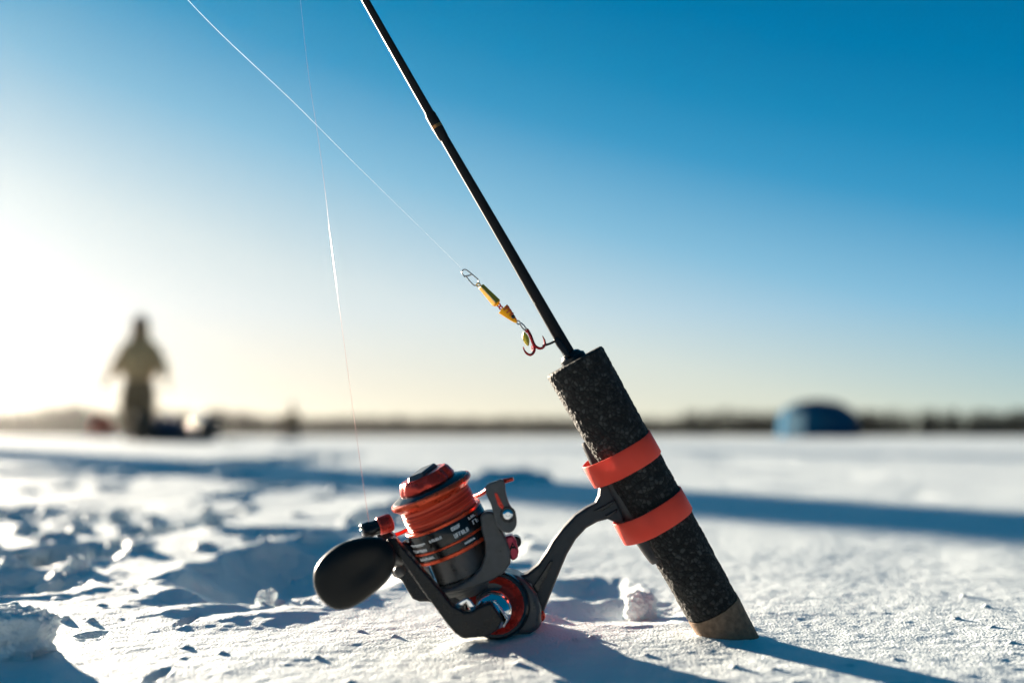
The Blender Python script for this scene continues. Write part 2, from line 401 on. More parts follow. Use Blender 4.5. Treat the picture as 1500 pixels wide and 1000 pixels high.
def height(x, y, sx=None):
    """snow surface height; sx = local mesh spacing, so that nothing finer than the mesh is asked for"""
    x = np.asarray(x, dtype=np.float64); y = np.asarray(y, dtype=np.float64)
    sx = np.zeros_like(x) + .0012 if sx is None else sx
    h = np.zeros(x.shape)
    for lam, am, sd in ((.0034, .00018, 11), (.0055, .00018, 1), (.010, .00018, 2), (.02, .00026, 3), (.045, .0005, 4), (.11, .0012, 5), (.3, .0013, 6), (1.1, .0030, 7), (5, .010, 8), (23, .025, 9)):
        w = np.clip((lam / np.maximum(sx, 1e-6) - 2) / 2, 0, 1)
        h += w * am * noise(x + 13.7 * sd, y * .9 - 7.1 * sd, lam, sd)
    near = 1 - sstep(.55, .9, np.hypot(x, y))
    # trodden patches further off on the left
    rough = sstep(.1, .5, noise(x, y, .8, 31) + .3 - .25 * sstep(-.2, .6, x / np.maximum(y, .1) * 2)) * sstep(.5, .9, y)
    w = np.clip((.12 / np.maximum(sx, 1e-6) - 2) / 2, 0, 1)
    h += rough * w * (.0035 * noise(x, y, .16, 41) + .0012 * noise(x, y, .06, 42)) * (1 - .7 * sstep(3, 12, y))
    far = y
    wx = noise(x, y, .05, 51) ; wy = noise(x, y, .018, 52)
    for cx, cy, rx, ry, dep, soft, rg, rot in PITS:
        ms = (np.abs(x - cx) < 2.2 * rx) & (np.abs(y - cy) < 2.2 * ry)
        if not ms.any(): continue
        X, Y_ = x[ms], y[ms]
        r = np.hypot((X - cx) / rx, (Y_ - cy) / ry)
        k = min(rx, ry)
        r = r + rg * (.5 * noise(X, Y_, k * 1.1, 61) + .25 * noise(X, Y_, k * .4, 62) + .12 * noise(X, Y_, k * .15, 63))
        rim = np.exp(-((r - 1.1) / .16) ** 2) * dep * .13 * (1 + noise(X, Y_, k * .5, 64))
        h[ms] += rim - dep * (1 - sstep(1 - soft, 1 + soft * .4, r)) * (1 + .2 * noise(X, Y_, k * .7, 65))
    for cx, cy, rx, ry, hh in MOUNDS:
        ms = (np.abs(x - cx) < 1.6 * rx) & (np.abs(y - cy) < 1.6 * ry)
        if not ms.any(): continue
        X, Y_ = x[ms], y[ms]
        r = np.hypot((X - cx) / rx, (Y_ - cy) / ry) + .35 * noise(X, Y_, rx * .7, 71) + .12 * noise(X, Y_, rx * .25, 72)
        h[ms] += hh * (1 - sstep(.5, 1.0, r)) * (1 + .3 * noise(X, Y_, rx * .5, 73))
    # added snow pillar, unseen left of the view, shaped to cast the long shadow
    hx, hy = SHADOW_CASTER
    rr_ = np.hypot((x - hx) / .36, (y - hy) / .6)
    h += 2.05 * np.exp(-(rr_ ** 3.0) * 1.6) * (1 + .08 * noise(x, y, .5, 77))
    # snow pushed up against the reel and the rod end
    for px, py, w, hh in ((778, 922, 115, .0056), (690, 936, 70, .0022), (1068, 924, 90, .0028), (790, 898, 60, .003)):
        cx, cy = G(px, py); r = np.hypot(x - cx, (y - cy)) / (w / 2 * cy / FPX)
        h += hh * np.exp(-r * r)
    return h
def spaced(knots):
    """knots: (position, spacing) - spacing varies linearly between them"""
    out = [knots[0][0]]
    while out[-1] < knots[-1][0]:
        p = out[-1]
        out.append(p + float(np.interp(p, [k[0] for k in knots], [k[1] for k in knots])))
    return np.array(out)
xr = spaced([(0, .0011), (.2, .0011), (.5, .003), (2, .018), (10, .14), (60, 1.6), (1100, 60)])
xs = np.concatenate([-xr[:0:-1], xr])
yf = spaced([(.22, .0008), (.34, .0008), (.45, .0009), (.75, .0018), (1.2, .0045), (3, .022), (15, .2), (80, 2.5), (1100, 60)])
yb = spaced([(0, .003), (.3, .02), (5, .5), (300, 40)])
ys = np.concatenate([.22 - yb[:0:-1], yf])
XX, YY = np.meshgrid(xs, ys)
sxx = np.maximum(np.abs(np.gradient(xs))[None, :] + 0 * YY, .9 * np.abs(np.gradient(ys))[:, None] + 0 * XX)
ZZ = height(XX, YY, sxx)
ny, nx = XX.shape
me = bpy.data.meshes.new('snow'); me.vertices.add(nx * ny)
me.vertices.foreach_set('co', np.stack([XX, YY, ZZ], -1).astype(np.float32).ravel())
I = np.arange(nx * ny).reshape(ny, nx)
Q = np.stack([I[:-1, :-1], I[:-1, 1:], I[1:, 1:], I[1:, :-1]], -1).reshape(-1, 4)
me.loops.add(Q.size); me.loops.foreach_set('vertex_index', Q.ravel().astype(np.int32))
me.polygons.add(len(Q)); me.polygons.foreach_set('loop_start', np.arange(0, Q.size, 4, dtype=np.int32))
me.polygons.foreach_set('use_smooth', np.ones(len(Q), dtype=bool))
me.update(calc_edges=True)
snow = link('snow', me, M_SNOW); snow['kind'] = 'structure'
def hz(x, y): return float(height(np.array([x]), np.array([y]))[0])
print('snow verts', nx, ny)

# ---------------------------------------------------------------- fishing rod
AX_TOP, AX_BOT = P(841, 528, .386), P(1062, 922, .393)
AX = (AX_BOT - AX_TOP).normalized(); LEN = (AX_BOT - AX_TOP).length
rod = thing('fishing_rod', 'short black ice fishing rod planted upright in the snow', 'fishing rod', (AX_BOT.x, AX_BOT.y, 0))
def build_rod():
    # foam grip with a lumpy surface
    bm = bmesh.new(); nt_, nn = 330, 240; rnd = random.Random(3)
    a, u, v = frame(AX); rT, rB = 46 * U, 39.0 * U
    cut = LEN * .922
    prof = []
    for i in range(nt_ + 1):
        t = cut * i / nt_; r = rT + (rB - rT) * t / LEN
        e = min(t, cut - t)
        if e < .0012: r -= .0010 * (1 - math.sqrt(max(0, 1 - (1 - e / .0012) ** 2)))
        prof.append((t, r))
    TT, KK = np.meshgrid(np.array([p[0] for p in prof]), np.arange(nn), indexing='ij')
    cir = KK * (2 * math.pi * rT / nn)
    # cellular grains: nearest of jittered points on the unrolled surface
    cell = .0016
    gx, gy = TT / cell, cir / cell
    best = np.full(TT.shape, 9.0); val = np.zeros(TT.shape)
    for dx in (-1, 0, 1):
        for dy in (-1, 0, 1):
            ix, iy = np.floor(gx) + dx, np.floor(gy) + dy
            ox, oy = hash2(ix, iy, 5), hash2(ix, iy, 6)
            d = (gx - ix - ox) ** 2 + (gy - iy - oy) ** 2
            m_ = d < best; val = np.where(m_, hash2(ix, iy, 7), val); best = np.where(m_, d, best)
    disp = .00030 * (val - .55) + .00022 * (.35 - np.sqrt(best)) + .00014 * noise(TT, cir, .006, 8)
    rings = []
    for i in range(nt_ + 1):
        row = []
        for k in range(nn):
            r = prof[i][1] + disp[i, k]; an = 2 * math.pi * k / nn
            row.append(bm.verts.new(AX_TOP + a * prof[i][0] + (u * math.cos(an) + v * math.sin(an)) * r))
        rings.append(row)
    for A, B in zip(rings[:-1], rings[1:]):
        for k in range(nn):
            q = (k + 1) % nn; bm.faces.new((A[k], B[k], B[q], A[q]))
    bm.faces.new(rings[0]); bm.faces.new(rings[-1])
    obj('foam_grip', bm, M_FOAM, rod, smooth=60)
    bm = bmesh.new()
    lathe(bm, AX_TOP, AX, [(cut - .0002, .001), (cut - .0002, rB * 1.03), (cut + .001, rB * 1.035), (LEN * .99, rB * 1.0), (LEN + .012, rB * .97), (LEN + .014, rB * .8)], 96)
    obj('butt_cap', bm, M_CORK, rod)
    bm = bmesh.new()      # winding check where the blank enters the grip
    lathe(bm, AX_TOP, -AX, [(-.001, 20 * U), (6 * U, 19 * U), (9 * U, 15 * U), (12 * U, 13.5 * U), (14 * U, 9 * U)], 48)
    obj('winding_check', bm, M_BLACK, rod)
    # blank, bending over beyond the top of the picture
    pts = [P(838, 524, .386), P(822, 498, .3855), P(735, 347, .3835), P(633, 172, .381), P(535, 0, .378), P(440, -170, .375), P(330, -330, .372), P(190, -470, .368), P(40, -560, .364)]
    s = spline(pts, 10); n = len(s)
    rad = list(np.interp(np.arange(n), [0, 10, 20, 30, 40, 60, 80], [9 * U, 9.0 * U, 7.6 * U, 6.6 * U, 5.6 * U, 3.6 * U, 1.8 * U]))
    bm = bmesh.new(); tube(bm, s, rad, 20)
    bl = obj('blank', bm, M_BLANK, rod)
    d = (P(535, 0, .378) - P(633, 172, .381)).normalized()
    bm = bmesh.new()      # ferrule with its thread wrap
    f0 = P(644, 192, .3813)
    lathe(bm, f0, d, [(-14 * U, 6.7 * U), (-10 * U, 7.7 * U), (0, 8.1 * U), (20 * U, 8.2 * U), (27 * U, 8.0 * U), (32 * U, 6.3 * U)], 32)
    obj('ferrule', bm, M_BLANK, bl)
    bm = bmesh.new()
    ring(bm, f0, d, 5 * U, 10 * U, 7 * U, 8.35 * U, 32)
    obj('thread_wrap', bm, mat('copper_thread', (.35, .15, .05), .3, metal=.8), bl)
    # line guide on the part of the blank beyond the picture
    bm = bmesh.new(); c = P(432, -80, .376)
    ring(bm, c, d, -.0006, .0006, .0042, .0054, 40)
    for sx in (-12, 12): tube(bm, [c + d * 0.0, P(484 + sx * .6, -92 - sx, .377)], .0006, 8)
    obj('line_guide', bm, M_STEEL, rod)
    bm = bmesh.new(); c = P(40, -560, .364); ring(bm, c + Vector((-.002, 0, -.001)), Vector((1, 0, .4)), -.0005, .0005, .0012, .0021, 24)
    obj('tip_guide', bm, M_STEEL, rod)
    # hook keeper: a foot bound under the blank with a small wire arm
    bm = bmesh.new()
    slab(bm, [(810, 497), (816, 494), (823, 500), (833, 516), (837, 524), (829, 523), (822, 515), (815, 506)], .3825, .0032)
    hk = obj('hook_keeper', bm, M_BLACK, rod, bevel=.0006)
    bm = bmesh.new(); tube(bm, spline([P(812, 500, .3825), P(806, 503, .382), P(800, 505, .3815), P(794.5, 507, .3815)], 6), .00045, 10)
    obj('keeper_arm', bm, M_BLACK, hk)
build_rod()

# rubber bands that strap the reel foot to the grip
def band(px_c, py_c, half, wid, Y, label):
    c = P(px_c, py_c, Y)
    e = (P(px_c + .872 * 10, py_c - .489 * 10, Y) - c).normalized()     # across the grip
    a = (AX + Vector((0, .05, 0))).normalized(); e = (e - a * e.dot(a)).normalized(); d = a.cross(e)
    bm = bmesh.new(); n = 120; th = 2.4 * U
    L = []
    for t, off in ((-wid / 2 + .8 * U, 0), (-wid / 2, .8 * U), (-wid / 2, th - .6 * U), (-wid / 2 + .8 * U, th), (wid / 2 - .8 * U, th), (wid / 2, th - .6 * U), (wid / 2, .8 * U), (wid / 2 - .8 * U, 0)):
        row = []
        for k in range(n):
            q = 2 * math.pi * k / n
            cx, sy = math.cos(q), math.sin(q)
            x = half * (abs(cx) ** .92) * (1 if cx > 0 else -1) + (0 if cx > 0 else 0)
            yy = 44.8 * U * (abs(sy) ** .95) * (1 if sy > 0 else -1) * (1 if cx > -.2 else 1 - .35 * ((-cx - .2) / .8) ** 1.5)
            nv = Vector((cx, sy, 0)).normalized()
            wob = .00012 * math.sin(3 * q + px_c)
            row.append(bm.verts.new(c + e * (x + nv.x * off) + d * (yy + nv.y * off) + a * (t + wob)))
        L.append(row)
    for i in range(len(L)):
        A, B = L[i], L[(i + 1) % len(L)]
        for k in range(n):
            q = (k + 1) % n; bm.faces.new((A[k], A[q], B[q], B[k]))
    o = obj('rubber_band', bm, M_BAND, None, org=Vector(c), smooth=50)
    return tag(o, label, 'rubber band', 'orange bands round the rod grip')
band(910.5, 671.5, 53 * U, 35 * U, .3885, 'upper orange rubber band around the black foam grip, above the reel stem')
band(955.5, 754.5, 53.5 * U, 35 * U, .3895, 'lower orange rubber band around the black foam grip, below the reel stem')

# ---------------------------------------------------------------- fishing reel
reel = thing('fishing_reel', 'small black and red spinning reel resting on snow under the rod', 'fishing reel', (*P(730, 905, .40).xy, 0))
YC = .388
T0 = P(628, 712, YC)
SA = (P(628 + 40.5, 712 + 91.4, YC) - T0).normalized(); SA = (SA + Vector((0, .13, 0))).normalized()
def lz(prof): return [(t * U, r * U) for t, r in prof]
def build_reel():
    # --- spool
    bm = bmesh.new()
    lathe(bm, T0, SA, lz([(-3, 20), (-3, 42), (-1, 47), (1.5, 55), (3, 57.5), (4, 57.5), (5, 50)]), 96)
    lathe(bm, T0, SA, lz([(53, 20), (53, 57.4), (54, 58), (76, 59.6), (77, 59.4), (77, 57), (81, 57), (81, 59.6), (90, 60), (90, 30)]), 96)
    sp = obj('spool', bm, M_GLOSS, reel)
    bm = bmesh.new(); lathe(bm, T0, SA, lz([(3.4, 30), (3.4, 58.8), (4.6, 61), (8, 62.2), (11, 61.6), (20.5, 51), (20.5, 30)]), 96)
    obj('spool_rim', bm, M_ORANGE, sp)
    bm = bmesh.new(); rr = []; t = 15
    rnd = random.Random(4)
    while t < 48.5:
        bul = 51.5 + 1.5 * math.sin((t - 15) / 33 * math.pi)
        rr += [(t, bul - .9 + rnd.uniform(-.4, .3)), (t + .8, bul + .5 + rnd.uniform(-.5, .4))]; t += 1.7
    lathe(bm, T0, SA, lz([(15, 20)] + rr + [(49, 20)]), 120)
    obj('wound_line', bm, M_LINE, sp, smooth=80)
    for t0, t1, r in ((48, 53.0, 58.6), (77.2, 80.8, 60.6), (90.2, 96, 61.4)):
        bm = bmesh.new(); lathe(bm, T0, SA, lz([(t0, 30), (t0, r - 1), (t0 + 1, r), (t1 - 1, r), (t1, r - 1.2), (t1, 30)]), 96)
        obj('accent_ring', bm, M_ORANGE, sp)
    # --- white print on the skirt (too small in the photo to read)
    a, u, v = frame(SA)
    sgn = 1 if v.x > 0 else -1
    bm = bmesh.new()
    def plate(u0, u1, t0, t1, r, sh=0):
        th0, th1 = math.asin(max(-.99, min(.99, u0 / r))), math.asin(max(-.99, min(.99, u1 / r)))
        n = 6; rows = []
        for rad in (r + .02, r + .35):
            rows.append([[bm.verts.new(T0 + a * ((tt + sh * k / n) * U) + (u * math.cos(th0 + (th1 - th0) * k / n) + v * sgn * math.sin(th0 + (th1 - th0) * k / n)) * rad * U) for k in range(n + 1)] for tt in (t0, t1)])
        I_, O_ = rows
        for k in range(n):
            bm.faces.new((O_[0][k], O_[0][k + 1], O_[1][k + 1], O_[1][k]))
            bm.faces.new((I_[0][k], I_[0][k + 1], O_[0][k + 1], O_[0][k])); bm.faces.new((I_[1][k], I_[1][k + 1], O_[1][k + 1], O_[1][k]))
        for k in (0, n): bm.faces.new((I_[0][k], O_[0][k], O_[1][k], I_[1][k]))
    def word(u0, u1, t0, t1, r, n, seed, fat=.62):
        rnd = random.Random(seed); w = (u1 - u0) / n
        for i in range(n):
            x = u0 + i * w; m_ = (t0 + t1) / 2
            k = rnd.random()
            plate(x, x + w * .3, t0, t1, r)
            if k < .45: plate(x + w * .3, x + w * .8, t0, t0 + .9, r)
            if k > .3: plate(x + w * .3, x + w * .8, t1 - .9, t1, r)
            if k > .6 or k < .2: plate(x + w * .3, x + w * .75, m_ - .45, m_ + .45, r)
            if rnd.random() < .5: plate(x + w * .55, x + w * .82, t0, t1, r)
    plate(-56, -33, 63, 64.8, 58.9); plate(-54, -36, 65.6, 66.2, 58.9)
    word(-26, -7, 61.5, 65.5, 58.7, 6, 2)
    word(-56, -34, 71, 75, 59.4, 8, 3)
    word(-50, -28, 83.5, 87.5, 59.8, 8, 5)
    word(9, 23, 57, 62.5, 58.4, 4, 7); word(9, 31, 67, 73, 59.2, 6, 9); word(36, 47, 56, 60, 58.3, 3, 11); word(39, 48, 63, 69, 58.9, 2, 13)
    word(18, 34, 84, 87, 59.8, 5, 15)
    obj('lettering', bm, M_WHITE, sp, smooth=0)
    # --- drag knob
    bm = bmesh.new(); n = 12
    prof = lz([(-2.8, 42), (-6, 42.5), (-17, 38), (-20, 35), (-20.5, 20), (-16, 12)])
    rings = lathe(bm, T0, SA, prof, 48)
    for i, rg in enumerate(rings):
        for k, vtx in enumerate(rg):
            if i < 4 and (k % 8) in (0, 1): vtx.co = vtx.co + (T0 + a * ((vtx.co - T0).dot(a)) - vtx.co).normalized() * 2.5 * U
    dk = obj('drag_knob', bm, M_RED, reel)
    bm = bmesh.new()
    wx = (u * .92 + v * sgn * -.38).normalized(); wy = a.cross(wx)
    pr = [(-37, -5), (-34, -17), (-22, -26), (22, -26), (34, -17), (37, -5)]
    A = [bm.verts.new(T0 + wx * (x * U) + a * (t * U) + wy * (-13 * U)) for x, t in pr]
    B = [bm.verts.new(T0 + wx * (x * U) + a * (t * U) + wy * (13 * U)) for x, t in pr]
    bm.faces.new(A); bm.faces.new(B[::-1])
    for i in range(6): j = (i + 1) % 6; bm.faces.new((A[i], A[j], B[j], B[i]))
    obj('grip_bar', bm, M_GREY, dk, bevel=.0007)
    # --- rotor
    bm = bmesh.new()
    lathe(bm, T0, SA, lz([(88, 20), (88, 45), (130, 46), (136, 47.5), (137, 53), (141, 56), (147, 56.5), (150, 55), (151, 50), (153, 50), (160, 48), (165, 40), (166, 20)]), 96)
    ro = obj('rotor', bm, M_GREY, reel)
    bm = bmesh.new()      # groove, window and boss on the rotor drum
    ring(bm, T0, SA, 131.5 * U, 134 * U, 44 * U, 47.6 * U, 96)
    obj('groove_ring', bm, M_GLOSS, ro)
    bm = bmesh.new(); c = T0 + a * 101 * U + (u * .975 + v * sgn * -.22).normalized() * 45.2 * U
    lathe(bm, c, (u * .975 + v * sgn * -.22), lz([(-1, 6), (.7, 6), (1, 5), (1, 1)]), 24)
    obj('rotor_boss', bm, M_GREY, ro)
    # right rotor arm, sweeping up beside the spool to the bail pivot
    bm = bmesh.new()
    slab(bm, [(704, 753), (711, 747), (722, 747), (731, 757), (734, 772), (742, 787), (748, 805), (748, 822), (738, 836), (722, 846), (700, 855), (676, 862), (648, 868), (644, 861), (668, 855), (690, 844), (704, 829), (711, 811), (711, 793), (706, 775)],
         YC - .004, .013)
    obj('rotor_arm', bm, M_GREY, ro, bevel=.0022, seg=4)
    bm = bmesh.new()
    slab(bm, [(737, 785), (750, 781), (756, 790), (760, 806), (758, 815), (750, 820), (743, 806)], YC - .004, .009)
    ac = obj('arm_accent', bm, M_PINK, ro, bevel=.001, seg=3)
    bm = bmesh.new()
    tube(bm, [P(747, 806, YC - .0088), P(751, 795, YC - .0088), P(756, 804, YC - .0088)], .0004, 6); tube(bm, [P(748, 802, YC - .0088), P(755, 801, YC - .0088)], .0004, 6)
    obj('emblem', bm, M_GLOSS, ac)
    bm = bmesh.new(); lathe(bm, P(755, 792, YC + .002), Vector((0, -1, 0)), [(-.004, .0022), (.004, .0022), (.0045, .0016)], 24)
    obj('arm_bolt', bm, M_BLACK, ro)
    # left rotor arm, seen behind the crank
    bm = bmesh.new()
    slab(bm, [(590, 790), (600, 792), (612, 808), (622, 830), (636, 852), (650, 868), (645, 882), (628, 878), (616, 878), (606, 874), (596, 858), (590, 846), (578, 842), (574, 832), (580, 822), (588, 815)], YC + .002, .011)
    obj('rotor_arm', bm, M_BLACK, ro, bevel=.0015, seg=3)
    bm = bmesh.new()
    slab(bm, [(621, 831), (628, 829), (636, 846), (633, 854), (627, 850)], YC - .0045, .002); 
    obj('arm_clip', bm, M_STEEL, ro, bevel=.0004)
    # --- bail
    bail = None
    bm = bmesh.new()
    slab(bm, [(711, 713), (717, 707), (726, 704), (735, 701), (740, 709), (741, 720), (746, 737), (755, 751), (757, 765), (753, 775), (745, 779.5), (734, 776), (726, 765), (723, 752), (719, 737), (713, 724)], YC - .0125, .0052, 3)
    bail = obj('bail_lever', bm, M_GREY, reel, bevel=.0011, seg=3)
    bm = bmesh.new(); lathe(bm, P(744, 753, YC - .0152), Vector((0, -1, 0)), lz([(-2, 11), (.8, 11), (1.6, 10), (1.6, 7.4), (.4, 7)]), 40)
    obj('pivot_cap', bm, M_GLOSS, bail)
    bm = bmesh.new(); lathe(bm, P(744, 753, YC - .0155), Vector((0, -1, 0)), lz([(-2, 6.8), (1.8, 6.8), (2.6, 5.6), (2.6, 3), (1.2, 2.6)]), 24)
    obj('pivot_screw', bm, M_CHROME, bail)
    bm = bmesh.new(); slab(bm, [(724, 722), (728, 722), (738, 742), (736, 746), (730, 740)], YC - .0152, .0006)
    obj('inlay', bm, M_RED, bail)
    bm = bmesh.new()
    tube(bm, spline([P(560, 782, YC + .004), P(578, 783, YC + .008), P(596, 776, YC + .0135), P(622, 762, YC + .0185), P(655, 744, YC + .0205), P(685, 730, YC + .016), P(703, 724, YC + .008), P(716, 716, YC), P(734, 706, YC - .009), P(752, 701, YC - .0105)], 8), [3.0 * U, 3.0 * U, 3.3 * U, 3.3 * U, 3.6 * U, 3.6 * U, 3.8 * U, 3.8 * U, 2.6 * U], 14)
    obj('bail_wire', bm, M_RED, reel)
    # --- line roller on the far left of the bail
    ra = (P(575, 764, YC - .003) - P(530, 780, YC - .008)).normalized(); r0 = P(530, 779.5, YC - .008)
    bm = bmesh.new(); lathe(bm, r0, ra, lz([(0, 6), (0, 9.5), (1.5, 11.5), (12, 12), (14, 11), (19, 10.5), (25, 11), (26, 5)]), 48)
    lr = obj('line_roller', bm, M_GLOSS, reel)
    bm = bmesh.new(); lathe(bm, r0, ra, lz([(22, 5), (24, 11), (26, 12.8), (41, 13.2), (44.5, 12.4), (46, 9), (46, 3)]), 48)
    obj('roller_cap', bm, M_RED, lr)
    bm = bmesh.new(); lathe(bm, r0, ra, lz([(-1.6, 1), (-1.6, 4), (-.6, 5.2), (1, 5.4)]), 24)
    obj('roller_screw', bm, M_CHROME, lr)
    bm = bmesh.new(); slab(bm, [(553, 776), (566, 772), (578, 782), (586, 795), (580, 800), (566, 792), (553, 786)], YC + .003, .006)
    obj('roller_arm', bm, M_BLACK, lr, bevel=.001)
    # --- body, stem and foot
    bm = bmesh.new()
    slab(bm, [(636, 866), (660, 858), (690, 848), (722, 838), (742, 834), (758, 838), (772, 846), (784, 862), (792, 884), (792, 912), (775, 922), (700, 925), (664, 910)], YC + .004, .020)
    lathe(bm, T0, SA, lz([(150, 15), (150, 40), (178, 42), (196, 30), (200, 10)]), 48)
    bo = obj('body', bm, M_GREY, reel, bevel=.0022, seg=4)
    bm = bmesh.new()
    slab(bm, [(757, 842), (772, 838), (788, 825), (800, 807), (810, 790), (824, 772), (842, 753), (858, 742), (872, 735), (877, 724), (878, 706), (886, 700), (912, 752), (915, 764), (905, 766), (889, 759), (874, 763), (858, 772), (843, 788), (830, 810), (820, 834), (808, 864), (797, 892), (792, 912), (772, 905), (764, 872)], .391, .0085)
    st = obj('stem', bm, M_FOOT, reel, bevel=.0023, seg=4)
    bm = bmesh.new()
    for q_ in ([(868, 748), (884, 740), (902, 730), (898, 738), (882, 748)], [(885, 755), (905, 744), (903, 750), (890, 757)]):
        slab(bm, q_, .3866, .0012); obj('stem_groove', bm, M_GLOSS, st, bevel=.0004); bm = bmesh.new()
    slab(bm, [(781, 858), (793, 840), (806, 820), (810, 821), (801, 842), (788, 868)], .3866, .0012)
    obj('stem_groove', bm, M_GLOSS, st, bevel=.0004)
    bm = bmesh.new(); lathe(bm, P(774, 859, .3868), Vector((0, -1, 0)), lz([(-3, 6.2), (.4, 6.2), (1.2, 5.4), (1.2, 3), (0, 2.6), (0, .5)]), 24)
    obj('body_screw', bm, M_STEEL, st)
    bm = bmesh.new()      # trough-shaped foot plate bearing on the grip
    e = (P(876, 697, .39) - P(866, 702.6, .39)).normalized(); n_ = 40
    rows = []
    for i in range(n_ + 1):
        f_ = i / n_; q = P(853 + (956 - 853) * f_, 649 + (826 - 649) * f_, .3905)
        ht = (4 + 7 * math.sin(math.pi * min(1, max(0, f_))) ** .6) * U; wd = (13 + 7 * math.sin(math.pi * f_) ** .5) * U
        row = []
        for w in np.linspace(-1, 1, 9): row.append(bm.verts.new(q + Vector((0, w * wd, 0)) + e * ((3 + 9 * w * w) * U)))
        for w in np.linspace(1, -1, 9): row.append(bm.verts.new(q + Vector((0, w * wd * 1.04, 0)) + e * ((3 + 9 * w * w) * U - ht * (1 - .55 * w * w))))
        rows.append(row)
    for A, B in zip(rows[:-1], rows[1:]):
        for k in range(len(A)): j = (k + 1) % len(A); bm.faces.new((A[k], A[j], B[j], B[k]))
    bm.faces.new(rows[0]); bm.faces.new(rows[-1])
    obj('foot', bm, M_FOOT, st, smooth=50)
    # --- side cover with red ring and chrome hub
    na = Vector((-.10, -1, .12)).normalized(); hc = P(727, 886, YC - .0070)
    bm = bmesh.new(); lathe(bm, hc, na, lz([(-30, 47), (-4, 47), (2, 45.5), (4, 43), (4, 39.5), (-2, 39), (-2, 10)]), 96)
    sc = obj('side_cover', bm, M_GLOSS, bo)
    bm = bmesh.new(); lathe(bm, hc, na, lz([(-1.8, 39.2), (4.6, 39.4), (5.2, 38), (3, 35), (0, 30), (-1.5, 27), (-1.8, 8)]), 96, closed=False)
    obj('red_ring', bm, M_RED, sc)
    bm = bmesh.new()
    rg = lathe(bm, hc + Vector((-.0006, 0, -.0016)), na, lz([(-2, 24), (6, 26.5), (14, 27), (22, 25), (28, 20), (30, 13), (34, 12), (44, 12), (45, 4)]), 96)
    hb = obj('hub', bm, M_CHROME, bo)
    bm = bmesh.new()      # red foot bump under the body
    slab(bm, [(786, 896), (796, 890), (799, 900), (796, 908), (786, 908)], YC + .002, .009)
    obj('bumper', bm, M_RED, bo, bevel=.001)
    # --- crank
    cy_ = YC - .0225
    def crY(x, y): return cy_ + .004 * ((y - 790) / 130.0)
    bm = bmesh.new()
    slab(bm, [(567, 789), (573, 785), (581, 787), (592, 801), (645, 861), (663, 884), (680, 894), (690, 893), (708, 884), (720, 880), (737, 905), (729, 920), (714, 930), (678, 933), (666, 924), (655, 911), (619, 862), (590, 820), (568, 795)], crY, .0062)
    ck = obj('crank', bm, M_BLACK, reel, bevel=.0016, seg=3)
    bm = bmesh.new()
    slab(bm, [(667, 884), (676, 878), (684, 874), (690, 878), (701, 893), (696, 897), (687, 890), (683, 882), (672, 891)], cy_ + .0072, .003)
    slab(bm, [(694, 891), (712, 880), (724, 877), (730, 882), (745, 906), (738, 919), (736, 914), (740, 906), (722, 882), (712, 886), (697, 896)], cy_ + .0056, .003)
    obj('crank_collar', bm, M_CHROME, ck, bevel=.0009, seg=3)
    bm = bmesh.new(); lathe(bm, P(714, 904, cy_ + .004), Vector((0, 1, 0)), [(-.002, .0035), (.001, .0052), (.012, .0052), (.013, .003)], 40)
    obj('crank_axle', bm, M_BLACK, ck)
    # paddle knob
    out = [(459, 846), (463, 829), (477, 811), (500, 795), (526, 787.5), (549, 786), (566, 790), (577, 803), (580, 818), (576, 834), (565, 853), (546, 870), (526, 884), (507, 892), (488, 891), (472, 880), (462, 864)]
    q = [Vector((x, y, 0)) for x, y in out]; s_ = spline(q[-2:] + q + q[:2], 6)[12:12 + len(out) * 6]
    cx, cyp = 520, 839; yk = cy_ - .0075
    bm = bmesh.new()
    def pad(sgn_, thick):
        rows = []
        for f_ in (1.0, .985, .95, .88, .76, .6, .42, .22):
            row = []
            for p in s_:
                x, y = cx + (p.x - cx) * f_, cyp + (p.y - cyp) * f_
                dome = .75 * (1 - f_ ** 9) ** .5 + .25 * (1 - f_ ** 2)
                lx = ((x - 530) * .8 - (y - 830) * -.6) / 40; dish = -.0011 * math.exp(-(((x - 532) * .77 - (y - 832) * .64) / 30) ** 2 - (((x - 532) * .64 + (y - 832) * .77) / 16) ** 2)
                w = P(x, y, yk); row.append(bm.verts.new(w + Vector((0, sgn_ * (thick * dome + dish), 0))))
            rows.append(row)
        for A, B in zip(rows[:-1], rows[1:]):
            for k in range(len(A)): j = (k + 1) % len(A); bm.faces.new((A[k], A[j], B[j], B[k]))
        bm.faces.new(rows[-1])
    pad(-1, .0042); pad(1, .0042)
    bmesh.ops.remove_doubles(bm, verts=bm.verts, dist=1e-6)
    kn = obj('crank_knob', bm, mat('soft_black_rubber', (.0035, .0035, .0035), .36, spec=.25, bump=(900, .05, .0003)), ck, smooth=70)
    bm = bmesh.new(); tube(bm, [P(560, 815, yk + .002), P(575, 815, cy_), P(585, 818, cy_ + .003)], .0028, 16)
    ball(bm, P(585, 836, cy_ + .004), .0022)
    obj('knob_shaft', bm, M_GREY, ck)
build_reel()

